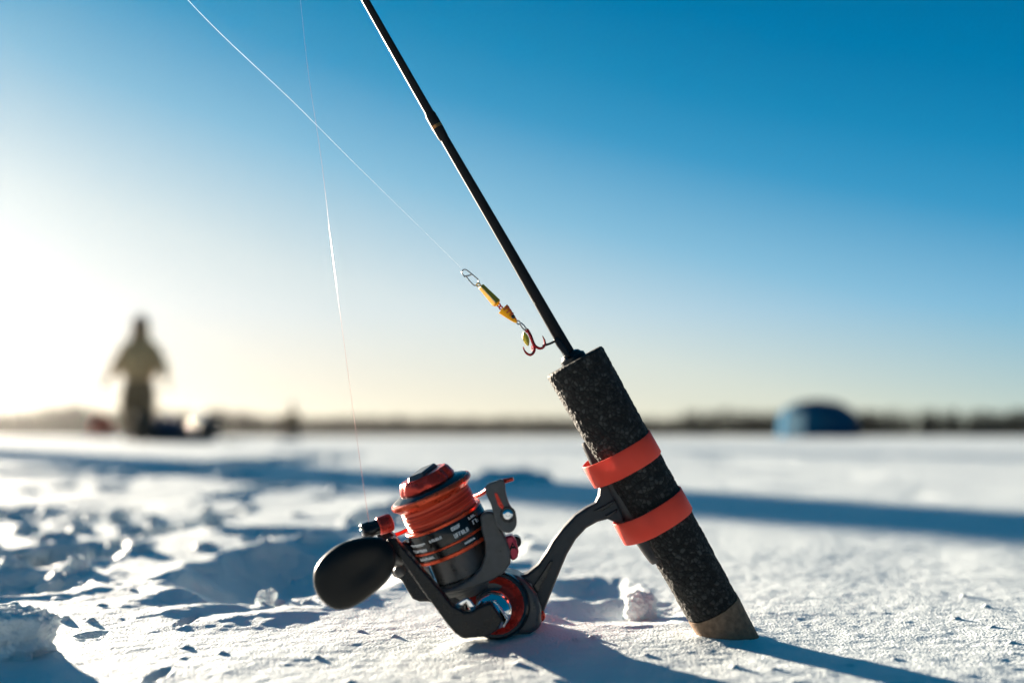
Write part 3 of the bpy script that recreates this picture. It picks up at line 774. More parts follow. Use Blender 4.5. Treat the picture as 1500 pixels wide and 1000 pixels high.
# ---------------------------------------------------------------- lure
def build_lure():
    Yl = .3815
    z2 = lambda x, y: (640 + x / 5.555, 370 + y / 5.555)
    PL = lambda x, y, d=0: P(*z2(x, y), Yl + d)
    lu = thing('fishing_lure', 'small yellow jointed fishing lure with red treble hook hanging by the rod', 'fishing lure', PL(520, 500))
    bm = bmesh.new()
    tube(bm, spline([PL(322, 268), PL(300, 264), PL(268, 232), PL(240, 198), PL(214, 182), PL(204, 160), PL(212, 142), PL(232, 138), PL(256, 152), PL(300, 188), PL(334, 218), PL(340, 240), PL(332, 256)], 5), .00026, 8)
    tube(bm, spline([PL(222, 196), PL(240, 190, -.0004), PL(262, 186, -.0004), PL(285, 176), PL(290, 184)], 4), .0003, 8)
    obj('snap', bm, M_STEEL, lu)
    def rg(x, y, r, ax, wire=.0003, mt=M_STEEL, el=1.0, dx=0, dy=0):
        bm = bmesh.new(); pts = []
        for k in range(20):
            q = k / 20 * 2 * math.pi; lx, ly = math.cos(q) * r * el, math.sin(q) * r
            pts.append(PL(x + lx * .66 - ly * .75 * ax, y + lx * .75 + ly * .66 * ax, math.sin(q) * r / 5.555 * U * math.sqrt(max(0, 1 - ax * ax))))
        tube(bm, pts, wire, 8, closed=True); return obj('split_ring', bm, mt, lu)
    brass = mat('brass_wire', (.55, .38, .12), .25, metal=1)
    rg(338, 262, 15, .9, mt=brass); rg(505, 428, 14, .8, mt=M_HOOK); rg(521, 449, 15, .8, mt=M_HOOK); rg(662, 568, 15, .85); rg(702, 602, 20, .55, el=2.0); rg(734, 634, 13, .9, mt=M_HOOK)
    # front segment: a ridged wedge
    def wedge(name, top, bot, ridge_t, ridge_b, mt, th=.0026):
        bm = bmesh.new()
        Rt, Rb = PL(*ridge_t, -th), PL(*ridge_b, -th * 1.3); Kt, Kb = PL(*ridge_t, th), PL(*ridge_b, th * 1.3)
        a0, b0 = PL(*top), PL(*bot)
        vs = [bm.verts.new(p) for p in (Rt, Rb, b0, a0, Kt, Kb)]
        Rt, Rb, b0, a0, Kt, Kb = vs
        for f_ in ((Rt, Rb, b0, a0), (Kt, a0, b0, Kb), (Rt, a0, Kt), (Rb, Kb, b0), (Rt, Kt, Kb, Rb)): bm.faces.new(f_)
        return obj(name, bm, mt, lu, bevel=.0004, seg=3)
    wedge('segment_side', (336, 290), (458, 440), (352, 270), (482, 412), M_YELLOW)
    wedge('segment_back', (378, 252), (519, 384), (354, 270), (484, 411), M_OLIVE)
    bm = bmesh.new(); lathe(bm, PL(486, 412), PL(505, 432) - PL(486, 412), [(-.0006, .0016), (.0004, .0014), (.0009, .0006)], 16)
    obj('segment_end', bm, M_YELLOW, lu)
    # second segment: fish-head body
    c0, c1 = PL(538, 456), PL(650, 566); ax = (c1 - c0); L_ = ax.length; ax = ax.normalized()
    side = Vector((0, -1, 0)); side = (side - ax * side.dot(ax)).normalized(); up = ax.cross(side)
    if up.z < 0: up = -up
    def body(lo, hi, mt, name):
        bm = bmesh.new(); rows = []
        for i in range(15):
            f_ = i / 14; hgt = (42 * (1 - f_) ** .75 + 10) / 5.555 * U * .95; wd = hgt * .72
            row = []
            for k in range(13):
                q = lo + (hi - lo) * k / 12
                row.append(bm.verts.new(c0 + ax * (L_ * f_) + side * (wd * math.cos(q)) + up * (hgt * math.sin(q))))
            rows.append(row)
        for A, B in zip(rows[:-1], rows[1:]):
            for k in range(12): bm.faces.new((A[k], A[k + 1], B[k + 1], B[k]))
        bm.faces.new(rows[0]); bm.faces.new(rows[-1])
        bm.faces.new([r_[0] for r_ in rows] + [r_[-1] for r_ in rows][::-1])
        return obj(name, bm, mt, lu, smooth=50)
    bd = body(-math.pi * 1.12, .12 * math.pi, M_YELLOW, 'head_belly'); body(.12 * math.pi, .88 * math.pi, mat('lure_orange', (.85, .17, .01), .5, spec=.2), 'head_back')
    bm = bmesh.new()
    for f_ in (.1, .3, .5):
        hgt = (42 * (1 - f_) ** .75 + 10) / 5.555 * U * .90; pts = []
        for k in range(9):
            q = -.05 * math.pi + .6 * math.pi * k / 8
            pts.append(c0 + ax * (L_ * (f_ + .04 * k / 8)) + side * (hgt * .74 * math.cos(q)) + up * (hgt * math.sin(q)))
        tube(bm, pts, .0003, 6)
    obj('red_stripe', bm, M_LRED, lu)
    bm = bmesh.new(); ball(bm, c0 + ax * L_ * .68 + side * .00165 + up * .0004, (.0008, .0005, .0008), 12); ey = obj('eye', bm, M_GLOSS, lu)
    # treble hook
    bm = bmesh.new()
    tube(bm, spline([PL(733, 632), PL(752, 660), PL(774, 715), PL(793, 765), PL(790, 805), PL(765, 830), PL(735, 822), PL(712, 795), PL(702, 764)], 7), [.00055, .0006, .00055, .0005, .00045, .00012], 10)
    tube(bm, spline([PL(740, 632), PL(760, 668, -.0004), PL(780, 722, -.0004), PL(800, 758, -.0006), PL(832, 778, -.001), PL(862, 772, -.001), PL(880, 742, -.001), PL(872, 705, -.001), PL(858, 675, -.001)], 7), [.0005, .0006, .00055, .0005, .00045, .00012], 10)
    tube(bm, spline([PL(736, 634, .0004), PL(756, 672, .0006), PL(776, 725, .001), PL(790, 770, .002), PL(786, 792, .004), PL(776, 790, .006), PL(768, 755, .0065)], 7), [.0005, .00055, .0005, .00045, .00012], 10)
    tube(bm, [PL(701, 772), PL(714, 782)], [.0003, .0001], 6); tube(bm, [PL(862, 690, -.001), PL(880, 712, -.001)], [.0001, .0003], 6)
    obj('treble_hook', bm, M_HOOK, lu)
    bm = bmesh.new(); rows = []     # leaf-shaped attractor blade
    for i in range(11):
        f_ = i / 10; w = 26 * math.sin(math.pi * (.08 + .88 * f_)) ** .8
        cx, cy = 708 + 34 * f_, 648 + 110 * f_
        rows.append([bm.verts.new(PL(cx + w * s * .96, cy - w * s * .28, -.0012 - .0007 * (1 - s * s) + d)) for d in (0, .0005) for s in ((-1, -.5, 0, .5, 1) if d == 0 else (1, .5, 0, -.5, -1))])
    for A, B in zip(rows[:-1], rows[1:]):
        for k in range(10): j = (k + 1) % 10; bm.faces.new((A[k], A[j], B[j], B[k]))
    bm.faces.new(rows[0]); bm.faces.new(rows[-1])
    obj('blade', bm, mat('blade_yellow', (.75, .52, .05), .3, metal=.4, var=(900, .35)), lu, smooth=50)
build_lure()

# ---------------------------------------------------------------- lines
def line(pts, r, m, label):
    s = spline(pts, 10); bm = bmesh.new(); tube(bm, s, r, 8)
    o = obj('fishing_line', bm, m, None, org=Vector(pts[0]))
    return tag(o, label, 'fishing line')
line([P(678, 395, .3815), P(612, 330, .379), P(520, 240, .377), P(430, 150, .374), P(275, 0, .370), P(120, -190, .367), P(36, -556, .364)], [.00002, .00003, .00006, .00011, .00009, .00009], M_NYLON, 'thin white line slanting from the lure snap up to the top left')
line([P(541, 769, .382), P(528, 680, .3815), P(505, 510, .381), P(488, 380, .3805), P(470, 230, .379), P(452, 110, .378), P(440, 0, .377), P(432, -80, .376)], [.00007, .00006, .00005, .00004, .00003, .000025], M_PNYLON, 'fine pinkish line rising almost straight up from the reel line roller')

# ---------------------------------------------------------------- loose lumps of snow
M_LUMP = M_SNOW.copy(); M_LUMP.name = 'packed_snow'
_b = M_LUMP.node_tree.nodes['Principled BSDF']; _b.inputs['Specular IOR Level'].default_value = .08; _b.inputs['Roughness'].default_value = .9; _b.inputs['Subsurface Weight'].default_value = .25; _b.inputs['Subsurface Radius'].default_value = (1, 1, 1); _b.inputs['Subsurface Scale'].default_value = .004
def lump(px, py, wpx, hpx, label, seed, boxy=0.0, depth=1.0, sink=.2, name='snow_lump', top=0):
    x, y = G(px, py); s = y / FPX; z0 = hz(x, y)
    rx, rz = wpx / 2 * s, hpx / 2 * s
    y2 = y + rx * depth * .6; z0 = min(z0, hz(x * y2 / y, y2)); x = x * y2 / y
    bm = bmesh.new(); bmesh.ops.create_icosphere(bm, subdivisions=6, radius=1)
    co = np.array([v.co for v in bm.verts])
    if boxy:
        p = 2 + 8 * boxy; k = (np.abs(co) ** p).sum(1) ** (1 / p); co = co / k[:, None]
    n = lambda l, sd: np.array([mnoise.noise(Vector((c[0] / l + sd + seed * 3.1, c[1] / l - seed, c[2] / l + sd * .37))) for c in co]) * 1.1
    d = 1 + .30 * n(1.1, 91) + .14 * n(.35, 92) + .06 * n(.22, 93) + .05 * n(.10, 94) + .03 * n(.05, 95)
    co = co * d[:, None]
    for v, c in zip(bm.verts, co):
        v.co = Vector((x + c[0] * rx, y2 + c[1] * rx * depth, z0 + (c[2] + 1 - 2 * sink) * rz * (1 + top * c[0])))
    o = obj(name, bm, M_LUMP, None, org=Vector((x, y2, z0)), smooth=180)
    return tag(o, label, 'snow lump', 'loose lumps of snow')
lump(938, 884, 47, 48, 'cube-like lump of snow standing beside the black rod grip', 1, .14, .9)
lump(391, 866, 28, 40, 'small round snowball lying in the shaded hollow', 2, .05)
lump(14, 948, 112, 80, 'big snow block at the left edge of the picture, shaded towards us', 3, .35, .8)
lump(172, 762, 22, 20, 'pebble-sized snow crumb on the bright snow at left', 5, .3)
lump(410, 872, 13, 10, 'tiny snow crumb at the near rim of the hollow', 6, .2)
lump(42, 802, 40, 22, 'snow chunk on the left hollow rim, nearer the picture edge', 7, .6)
lump(120, 800, 26, 28, 'upright snow chunk standing in the left hollow', 8, .5)
lump(312, 768, 26, 24, 'pointed snow chunk on the bright snow right of the left hollow', 9, .2)
lump(224, 782, 32, 20, 'rounded snow chunk between the left hollow and the pointed chunk', 10, .3)

# ---------------------------------------------------------------- people
def skin(name, pts, edges, m, parent, sub=2):
    """pts: (x, y, z, radius) in the thing's own frame"""
    me = bpy.data.meshes.new(name); me.from_pydata([p[:3] for p in pts], edges, [])
    o = link(name, me, m, parent)
    md = o.modifiers.new('skin', 'SKIN'); md.use_smooth_shade = True
    for i, p in enumerate(pts):
        r = p[3]; v = me.skin_vertices[0].data[i]; v.radius = (r, r) if not isinstance(r, tuple) else r
    me.skin_vertices[0].data[0].use_root = True
    s = o.modifiers.new('sub', 'SUBSURF'); s.levels = s.render_levels = sub
    return o
M_COAT = mat('khaki_coat', (.48, .33, .17), .9, spec=.2, var=(9, .25), bump=(40, .5, .02))
M_TROUS = mat('dark_brown_trousers', (.20, .145, .085), .9, spec=.2, var=(9, .25), bump=(40, .5, .02))
M_SKIN = mat('skin', (.42, .25, .18), .55, sss=.1)
M_BOOT = mat('black_boots', (.015, .014, .013), .6)
M_KNIT = mat('knitted_hat', (.03, .026, .022), .95, bump=(90, .5, .01))
def head_parts(t, z, y, hat):
    # z: chin-to-crown centre height
    for sx in (-1, 1):
        bm = bmesh.new(); ball(bm, Vector((sx * .031, y - .088, z + .008)), .011, 10)
        obj_local('eye', bm, M_BOOT, t)
    bm = bmesh.new(); hc = [(-.012, .108), (.02, .112), (.06, .108), (.095, .088), (.118, .055), (.128, .02), (.128, .001)]
    lathe(bm, Vector((0, y, z + .0)), Vector((0, 0, 1)), [(a + .02, r) for a, r in hc], 32); ball(bm, Vector((0, y, z + .165)), .03, 12)
    obj_local('hat', bm, hat, t)
def obj_local(name, bm, m, parent, **k):
    sv = ORG[parent.name]; ORG[parent.name] = Vector((0, 0, 0))
    o = obj(name, bm, m, parent, **k); ORG[parent.name] = sv; ORG[o.name] = sv
    return o
def hand(t, w, d, m):
    """gloved hand: palm and five fingers from wrist w along direction d"""
    d = Vector(d).normalized(); side = d.cross(Vector((0, 1, 0))).normalized(); nrm = side.cross(d)
    W_ = Vector(w); pts = [(*W_, .030), (*(W_ + d * .05), (.040)), (*(W_ + d * .09), .036)]; ed = [(0, 1), (1, 2)]
    for i, ln in enumerate((.062, .075, .07, .055)):
        o_ = W_ + d * .09 + nrm * ((i - 1.5) * .021); k = len(pts)
        cur = side * .018
        pts += [(*o_, .013), (*(o_ + d * ln * .55 + cur * .4), .0125), (*(o_ + d * ln + cur * 1.6), .010)]; ed += [(2, k), (k, k + 1), (k + 1, k + 2)]
    k = len(pts); o_ = W_ + d * .04 - nrm * .035
    pts += [(*o_, .015), (*(o_ + d * .035 - nrm * .022), .014), (*(o_ + d * .062 - nrm * .026), .011)]; ed += [(1, k), (k, k + 1), (k + 1, k + 2)]
    return skin('glove', pts, ed, m, t, 1)
def standing_person(loc, label):
    t = thing('person', label, 'person', loc)
    # pelvis root, spine, neck, head, arms held away from the sides, legs close together
    t.scale = (.95, .95, .95)
    pts = [(0, 0, .86, (.145, .11)), (0, 0, 1.0, (.14, .105)), (0, .0, 1.2, (.165, .12)), (0, .0, 1.33, (.15, .105)), (0, -.005, 1.42, .055), (0, -.02, 1.50, .07), (0, -.025, 1.58, .088), (0, -.02, 1.645, .07)]
    ed = [(i, i + 1) for i in range(7)]
    for s in (-1, 1):
        k = len(pts)
        pts += [(s * .17, 0, 1.30, .062), (s * .31, .01, 1.04, .047), (s * .41, -.08, .84, .036)]
        ed += [(3, k), (k, k + 1), (k + 1, k + 2)]
        k = len(pts)
        pts += [(s * .085, 0, .80, .088), (s * .08, -.01, .47, .062), (s * .085, .015, .09, .042), (s * .10, -.13, .04, .035)]
        ed += [(0, k), (k, k + 1), (k + 1, k + 2), (k + 2, k + 3)]
    skin('body', pts, ed, M_SKIN, t)
    jp = [(0, 0, .80, (.25, .19)), (0, 0, 1.0, (.25, .19)), (0, 0, 1.18, (.255, .20)), (0, 0, 1.30, (.20, .15)), (0, 0, 1.40, .11)]
    je = [(0, 1), (1, 2), (2, 3), (3, 4)]
    for s in (-1, 1):
        k = len(jp); jp += [(s * .175, 0, 1.28, .105), (s * .30, .01, 1.03, .10), (s * .405, -.075, .86, .05)]; je += [(3, k), (k, k + 1), (k + 1, k + 2)]
        hand(t, (s * .415, -.085, .83), (s * .3, -.35, -.85), M_BOOT)
    skin('coat', jp, je, M_COAT, t)
    tp = [(0, 0, .92, (.155, .125)), (0, 0, .84, (.15, .12))]; te = [(0, 1)]
    for s in (-1, 1):
        k = len(tp); tp += [(s * .11, 0, .74, .15), (s * .12, -.01, .46, .135), (s * .12, .012, .15, .12)]; te += [(1, k), (k, k + 1), (k + 1, k + 2)]
        skin('boot', [(s * .087, .02, .22, .065), (s * .087, .015, .075, .06), (s * .098, -.13, .05, .05), (s * .10, -.17, .045, .04)], [(0, 1), (1, 2), (2, 3)], M_BOOT, t)
    skin('trousers', tp, te, M_TROUS, t)
    bm = bmesh.new(); tube(bm, [(0, -.10, 1.565), (0, -.128, 1.545), (0, -.112, 1.533)], [.010, .017, .008], 10); obj_local('nose', bm, M_SKIN, t)
    bm = bmesh.new(); tube(bm, [(-.026, -.098, 1.508), (0, -.108, 1.504), (.026, -.098, 1.508)], .006, 8); obj_local('mouth', bm, mat('lips', (.3, .11, .09), .5), t)
    for s in (-1, 1):
        bm = bmesh.new(); ball(bm, Vector((s * .098, -.015, 1.575)), (.014, .024, .034), 12); obj_local('ear', bm, M_SKIN, t)
    # peaked hood, open at the face
    bm = bmesh.new(); rows = []
    for z_, rx, ry, oy in ((1.33, .19, .15, .0), (1.40, .155, .135, .0), (1.47, .125, .125, -.01), (1.55, .122, .13, -.012), (1.62, .112, .12, -.005), (1.68, .085, .09, .01), (1.73, .05, .055, .03), (1.765, .018, .02, .045)):
        rows.append([bm.verts.new((rx * math.sin(q), oy - ry * math.cos(q), z_)) for q in np.linspace(.55 if z_ < 1.66 and z_ > 1.45 else .12, 2 * math.pi - (.55 if z_ < 1.66 and z_ > 1.45 else .12), 25)])
    for A, B in zip(rows[:-1], rows[1:]):
        for k in range(24): bm.faces.new((A[k], A[k + 1], B[k + 1], B[k]))
    hd = obj_local('hood', bm, M_COAT, t, smooth=80); sm_ = hd.modifiers.new('thick', 'SOLIDIFY'); sm_.thickness = .012
    head_parts(t, 1.575, -.02, M_KNIT)
    return t
def at_ground(px, D, z=None):
    x = (px - 750) / FPX * D
    return (x, D, float(height(np.array([x]), np.array([D]), np.array([.15]))[0]) if z is None else z)
p1 = standing_person(at_ground(203, 13.0), 'standing person in a brown hooded coat on the snow, arms held out from the sides')

def sitting_person(loc, label):
    t = thing('person', label, 'person', loc)
    pts = [(0, 0, .47, (.15, .12)), (0, 0, .62, (.14, .11)), (0, -.04, .80, (.16, .115)), (0, -.06, .92, (.14, .1)), (0, -.08, 1.0, .055), (0, -.11, 1.08, .075), (0, -.12, 1.17, .09), (0, -.115, 1.23, .07)]
    ed = [(i, i + 1) for i in range(7)]
    for s in (-1, 1):
        k = len(pts); pts += [(s * .19, -.06, .92, .06), (s * .26, -.12, .68, .047), (s * .16, -.36, .60, .036)]; ed += [(3, k), (k, k + 1), (k + 1, k + 2)]
        hand(t, (s * .155, -.375, .597), (-s * .4, -.9, -.1), M_BOOT)
        k = len(pts); pts += [(s * .10, -.06, .47, .085), (s * .20, -.42, .49, .065), (s * .22, -.40, .09, .043), (s * .24, -.55, .045, .035)]; ed += [(0, k), (k, k + 1), (k + 1, k + 2), (k + 2, k + 3)]
        skin('boot', [(s * .22, -.40, .2, .065), (s * .22, -.40, .08, .06), (s * .235, -.54, .05, .05), (s * .24, -.58, .045, .04)], [(0, 1), (1, 2), (2, 3)], M_BOOT, t)
    skin('body', pts, ed, M_SKIN, t)
    jp = [(0, 0, .50, (.19, .16)), (0, 0, .64, (.185, .15)), (0, -.04, .81, (.20, .15)), (0, -.06, .935, (.17, .125)), (0, -.08, 1.0, .08)]; je = [(0, 1), (1, 2), (2, 3), (3, 4)]
    for s in (-1, 1):
        k = len(jp); jp += [(s * .205, -.06, .92, .08), (s * .265, -.12, .68, .066), (s * .17, -.34, .605, .052)]; je += [(3, k), (k, k + 1), (k + 1, k + 2)]
    skin('coat', jp, je, M_TROUS, t)
    tp = [(0, .0, .50, (.16, .14)), (0, -.03, .47, (.15, .13))]; te = [(0, 1)]
    for s in (-1, 1):
        k = len(tp); tp += [(s * .10, -.1, .47, .10), (s * .20, -.42, .48, .085), (s * .22, -.40, .18, .07)]; te += [(1, k), (k, k + 1), (k + 1, k + 2)]
    skin('trousers', tp, te, M_TROUS, t)
    bm = bmesh.new(); tube(bm, [(0, -.20, 1.155), (0, -.228, 1.135), (0, -.212, 1.123)], [.010, .017, .008], 10); obj_local('nose', bm, M_SKIN, t)
    head_parts(t, 1.165, -.115, M_KNIT)
    return t
ps = at_ground(430, 37.0)
p2 = sitting_person(ps, 'distant person in dark clothes sitting low on a box on the snow')
def crate(loc, size, m, label, name, cat):
    t = thing(name, label, cat, loc); bm = bmesh.new()
    box(bm, Vector(loc) + Vector((0, 0, size[2] / 2)), size); obj('shell', bm, m, t, bevel=.02)
    bm = bmesh.new(); box(bm, Vector(loc) + Vector((0, 0, size[2] + .016)), (size[0] + .03, size[1] + .03, .03)); obj('lid', bm, m, t, bevel=.01)
    return t
crate((ps[0], ps[1] + .05, ps[2]), (.5, .34, .40), mat('seat_box_plastic', (.02, .03, .05), .5), 'dark seat box under the distant sitting person', 'seat_box', 'box')

# ---------------------------------------------------------------- gear beside the standing person
GD = 12.6
def gear():
    gx = lambda px: (px - 750) / FPX * GD
    g0 = at_ground(270, GD); z = g0[2]
    M_SLED = mat('black_sled_plastic', (.013, .013, .015), .45)
    t = thing('gear_sled', 'low black plastic gear sled beside the standing person', 'sled', g0)
    x0, x1 = gx(222), gx(322); bm = bmesh.new(); n = 24; rows = []
    for i in range(n + 1):
        f_ = i / n; x = x0 + (x1 - x0) * f_; lift = .10 * max(0, (f_ - .8) / .2) ** 2 + .02 * max(0, (.1 - f_) / .1)
        w = .24 * (1 - .5 * max(0, (f_ - .8) / .2) ** 2)
        prof = [(-w, .13), (-w * .9, .02), (-w * .6, 0), (w * .6, 0), (w * .9, .02), (w, .13), (w * .93, .13), (w * .84, .035), (w * .55, .018), (-w * .55, .018), (-w * .84, .035), (-w * .93, .13)]
        rows.append([bm.verts.new((x, GD + yy, z + zz + lift)) for yy, zz in prof])
    for A, B in zip(rows[:-1], rows[1:]):
        for k in range(12): j = (k + 1) % 12; bm.faces.new((A[k], A[j], B[j], B[k]))
    bm.faces.new(rows[0]); bm.faces.new(rows[-1]); obj('hull', bm, M_SLED, t, smooth=40)
    for yy in (-.14, .14):
        bm = bmesh.new(); box(bm, Vector(((x0 + x1) / 2 - .05, GD + yy, z - .008)), ((x1 - x0) * .75, .035, .03)); obj('runner', bm, M_SLED, t, bevel=.006)
    bm = bmesh.new(); tube(bm, spline([(x1, GD - .1, z + .2), (x1 + .12, GD - .06, z + .03), (x1 + .35, GD - .2, z + .012), (x1 + .15, GD - .3, z + .012)], 6), .007, 8)
    obj('tow_rope', bm, mat('tow_rope', (.3, .22, .1), .9), t)
    def sack(name, pxc, w, d, h, zb, m, label, cat, seed, dy=0):
        c = (gx(pxc), GD + dy, z + zb); b = thing(name, label, cat, c); bm = bmesh.new(); bmesh.ops.create_icosphere(bm, subdivisions=4, radius=1)
        co = np.array([v.co for v in bm.verts]); k = (np.abs(co) ** 3.2).sum(1) ** (1 / 3.2); co /= k[:, None]
        dd = 1 + .10 * noise(co[:, 0] + seed, co[:, 1] + co[:, 2], .7, 81) + .04 * noise(co[:, 0] - co[:, 2], co[:, 1] + seed, .25, 82)
        for v, q in zip(bm.verts, co * dd[:, None]): v.co = Vector(c) + Vector((q[0] * w / 2, q[1] * d / 2, (q[2] + 1) * h / 2))
        obj('bag_body', bm, m, b, smooth=60)
        bm = bmesh.new(); tube(bm, spline([Vector(c) + Vector(p) for p in ((-w * .2, 0, h * .97), (-w * .1, 0, h + .07), (w * .1, 0, h + .07), (w * .2, 0, h * .97))], 6), .012, 8); obj('carry_handle', bm, m, b)
        bm = bmesh.new(); box(bm, Vector(c) + Vector((0, -d / 2 + .005, h * .55)), (w * .5, .02, h * .4)); obj('pocket', bm, m, b, bevel=.008)
        return b
    sack('duffel_bag', 251, .36, .34, .26, .04 + .0, mat('blue_grey_canvas', (.06, .085, .15), .85, bump=(60, .4, .01)), 'blue-grey duffel bag heaped on the sled', 'bag', 1)
    sack('backpack', 308, .26, .32, .25, .03, mat('black_nylon', (.012, .012, .014), .6, bump=(60, .4, .01)), 'black backpack at the right end of the sled', 'backpack', 5)
    sack('brown_bag', 226, .24, .24, .36, 0, mat('brown_canvas', (.06, .045, .03), .9, bump=(60, .4, .01)), 'brown canvas bag standing against the leg of the standing person', 'bag', 9, dy=-.36)
    # polished steel flask catching the sun
    c = Vector((gx(278), GD + .27, z + .05)); f_ = thing('steel_flask', 'shiny steel flask with a bright glint between the duffel bag and the black backpack', 'flask', c)
    bm = bmesh.new(); lathe(bm, c, Vector((0, 0, 1)), [(0, .05), (.004, .058), (.20, .058), (.235, .042), (.245, .036)], 40); obj('flask_body', bm, mat('polished_steel', (.9, .84, .76), .14, metal=1), f_)
    bm = bmesh.new(); lathe(bm, c, Vector((0, 0, 1)), [(.243, .038), (.30, .040), (.306, .034)], 32); obj('cup_lid', bm, M_CHROME, f_)
    c = Vector((gx(299), GD - .06, z + .30)); b = thing('steel_mug', 'small steel mug on top of the black backpack', 'mug', c)
    bm = bmesh.new(); lathe(bm, c - Vector((0, 0, .035)), Vector((0, 0, 1)), [(0, .03), (.003, .036), (.085, .042), (.085, .039), (.008, .034), (.008, .01)], 32); obj('cup', bm, mat('steel_mug_metal', (.8, .8, .8), .25, metal=1), b)
    bm = bmesh.new(); tube(bm, spline([c + Vector(p) for p in ((.04, 0, .035), (.075, 0, .03), (.075, 0, -.005), (.038, 0, -.015))], 6), .004, 8); obj('cup_handle', bm, M_CHROME, b)
gear()

# ---------------------------------------------------------------- shelters
def shelter(name, px0, px1, D, h, m, mdoor, label, door_side=-1, depth=1.0):
    g = at_ground((px0 + px1) / 2, D); w = (px1 - px0) / FPX * D
    t = thing(name, label, 'tent', g); c = Vector(g)
    def shape(f_, q, grow=0):
        # f_: 0 ground .. 1 top, q angle; six-sided hub shelter with bulging walls
        rr = (1 - .10 * f_ - .9 * max(0, f_ - .55) ** 1.7 * 2.4) if f_ < 1 else 0
        hexa = 1 / max(abs(math.cos(((q + math.pi / 6) % (math.pi / 3)) - math.pi / 6)), .5); k = .55 + .45 * hexa / 1.155
        rr = max(rr, 0.02)
        return c + Vector((math.cos(q) * w / 2 * rr * k + grow * math.cos(q), math.sin(q) * w / 2 * depth * rr * k + grow * math.sin(q), h * (f_ ** .93)))
    def panel(q0, q1, f0, f1, nm, mt, grow=0, n=20, mrows=18):
        bm = bmesh.new(); rows = [[bm.verts.new(shape(f0 + (f1 - f0) * i / mrows, q0 + (q1 - q0) * k / n, grow)) for k in range(n + 1)] for i in range(mrows + 1)]
        for A, B in zip(rows[:-1], rows[1:]):
            for k in range(n): bm.faces.new((A[k], A[k + 1], B[k + 1], B[k]))
        bmesh.ops.remove_doubles(bm, verts=bm.verts, dist=1e-4)
        return obj(nm, bm, mt, t, smooth=40)
    wall_o = panel(0, 2 * math.pi, 0, 1, 'canopy', m, n=96)
    if mdoor is not None:
        qd = math.pi * 1.24 if door_side < 0 else -.4
        panel(qd - .20, qd + .22, .0, .66, 'door_panel', mdoor, grow=.03)
    mp = mat('tent_pole', (.05, .05, .05), .4)
    for k in range(6):
        q = k * math.pi / 3 + math.pi / 6; bm = bmesh.new(); tube(bm, [shape(i / 12, q, .02) for i in range(13)], .018, 6); obj('pole', bm, mp, t)
    bm = bmesh.new(); rows = [[bm.verts.new(shape(0, q, g_) + Vector((0, 0, z_))) for q in np.linspace(0, 2 * math.pi, 97)[:-1]] for g_, z_ in ((.25, .02), (.03, .12))]
    for k in range(96): j_ = (k + 1) % 96; bm.faces.new((rows[0][k], rows[0][j_], rows[1][j_], rows[1][k]))
    obj('ground_skirt', bm, m, t)
    return t
shelter('ice_shelter', 1136, 1256, 60.0, 2.3, mat('navy_shelter_fabric', (.003, .075, .15), .9, spec=.04, var=(3, .2), bump=(8, .4, .05)), mat('pale_door_fabric', (.50, .66, .68), .9, spec=.04), 'large navy blue ice fishing tent with a pale door panel on the right horizon', depth=.8)
shelter('ice_shelter', 134, 170, 75.0, 1.75, mat('red_shelter_fabric', (.42, .06, .035), .9, spec=.04, bump=(8, .4, .05)), None, 'small red tent far off left of the standing person', depth=.9)

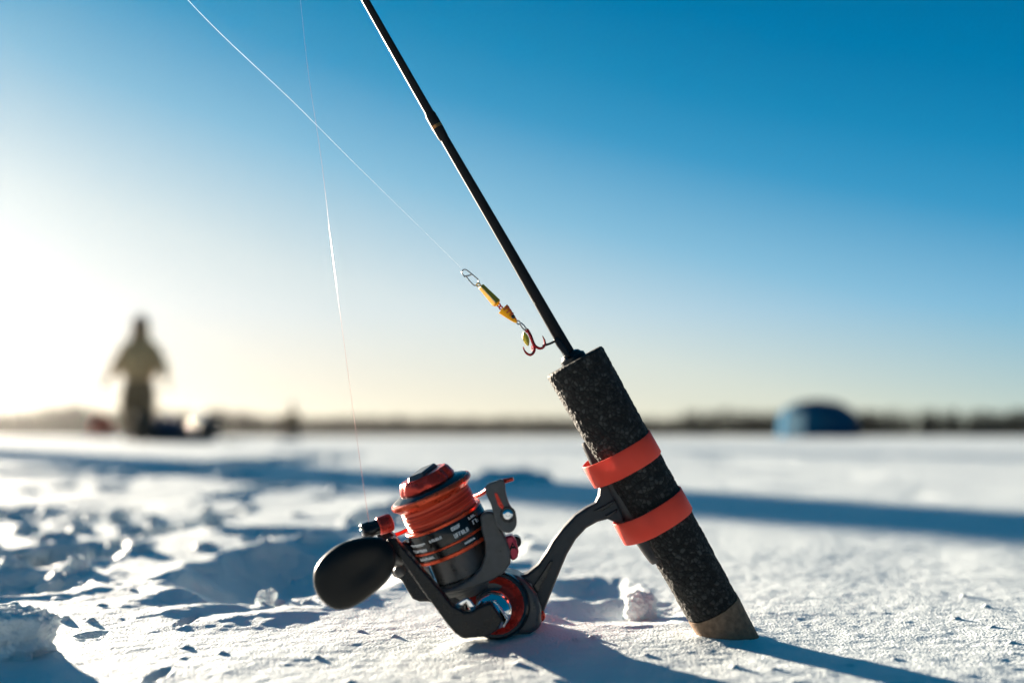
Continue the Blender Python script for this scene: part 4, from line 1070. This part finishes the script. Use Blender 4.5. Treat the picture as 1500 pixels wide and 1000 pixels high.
# ---------------------------------------------------------------- far forest
def forest(px0, px1, D0, D1, h0, h1, count, label, m, seed, bump_fn=None):
    rnd = random.Random(seed); bm = bmesh.new()
    for i in range(count):
        px = rnd.uniform(px0, px1); D = rnd.uniform(D0, D1); x = (px - 750) / FPX * D
        h = rnd.uniform(h0, h1) * (bump_fn(px) if bump_fn else 1); w = h * rnd.uniform(.16, .3)
        tube(bm, [(x, D, -1), (x + rnd.uniform(-.3, .3), D, h * .5), (x, D, h * .92)], [w * .09, w * .06, w * .02], 5)
        if rnd.random() < .65:      # spruce: ragged tiers
            nt_ = 7
            for k in range(nt_):
                zb = h * (.12 + .80 * k / nt_); zt = zb + h * .24; r0 = w * (1 - k / (nt_ + .5)) * rnd.uniform(.8, 1.15); n = 9
                top = bm.verts.new((x, D, min(zt, h))); rg = []
                for q in range(n):
                    a = q / n * 2 * math.pi; r = r0 * (rnd.uniform(.75, 1.2) if q % 2 else rnd.uniform(.4, .7))
                    rg.append(bm.verts.new((x + math.cos(a) * r, D + math.sin(a) * r, zb - h * .03 * (q % 2) + rnd.uniform(-.1, .1))))
                for q in range(n): bm.faces.new((top, rg[q], rg[(q + 1) % n]))
        else:                       # birch: loose clumps of twigs
            for k in range(26):
                a = rnd.uniform(0, 6.28); rr = w * 1.1 * math.sqrt(rnd.random()); zz = h * rnd.uniform(.35, .95)
                c = Vector((x + math.cos(a) * rr, D + math.sin(a) * rr, zz)); s = h * .07
                vs = [bm.verts.new(c + Vector((rnd.uniform(-s, s), rnd.uniform(-s, s), rnd.uniform(-s, s)))) for _ in range(4)]
                bm.faces.new(vs[:3]); bm.faces.new((vs[1], vs[2], vs[3]))
    o = obj('forest', bm, m, None, smooth=0); o['kind'] = 'stuff'; o['label'] = label; o['category'] = 'forest'
    return o
M_TREE = mat('spruce_and_birch', (.028, .032, .022), .9, spec=.1, var=(.05, .4))
def lump_fn(px): return 1 + .22 * math.exp(-((px - 105) / 45) ** 2) + .1 * math.exp(-((px - 330) / 30) ** 2) - .2 * math.exp(-((px - 420) / 60) ** 2)
forest(-700, 420, 480, 560, 9, 14.5, 1100, 'dark treeline along the left horizon, taller towards the left', M_TREE, 1, lump_fn)
forest(400, 1050, 760, 860, 9, 18, 1000, 'thin distant treeline along the middle of the horizon', M_TREE, 2)
forest(1000, 2300, 560, 680, 8, 18, 1300, 'dark ragged treeline along the right horizon', M_TREE, 3)

# ---------------------------------------------------------------- haze: thin frosty air
def haze():
    bm = bmesh.new(); box(bm, Vector((0, 400, 14.0)), (2600, 1700, 34.0))
    m = bpy.data.materials.new('frosty_air'); m.use_nodes = True; nt = m.node_tree; nt.nodes.clear()
    o_ = nt.nodes.new('ShaderNodeOutputMaterial'); v = nt.nodes.new('ShaderNodeVolumePrincipled'); nt.links.new(v.outputs[0], o_.inputs['Volume'])
    v.inputs['Color'].default_value = (.95, .95, .95, 1); v.inputs['Density'].default_value = .000025; v.inputs['Anisotropy'].default_value = .8
    o = obj('haze', bm, m, None, smooth=0); o['kind'] = 'stuff'; o['label'] = 'thin frosty haze over the snow field'; o['category'] = 'haze'
USE_HAZE = True
if USE_HAZE: haze()
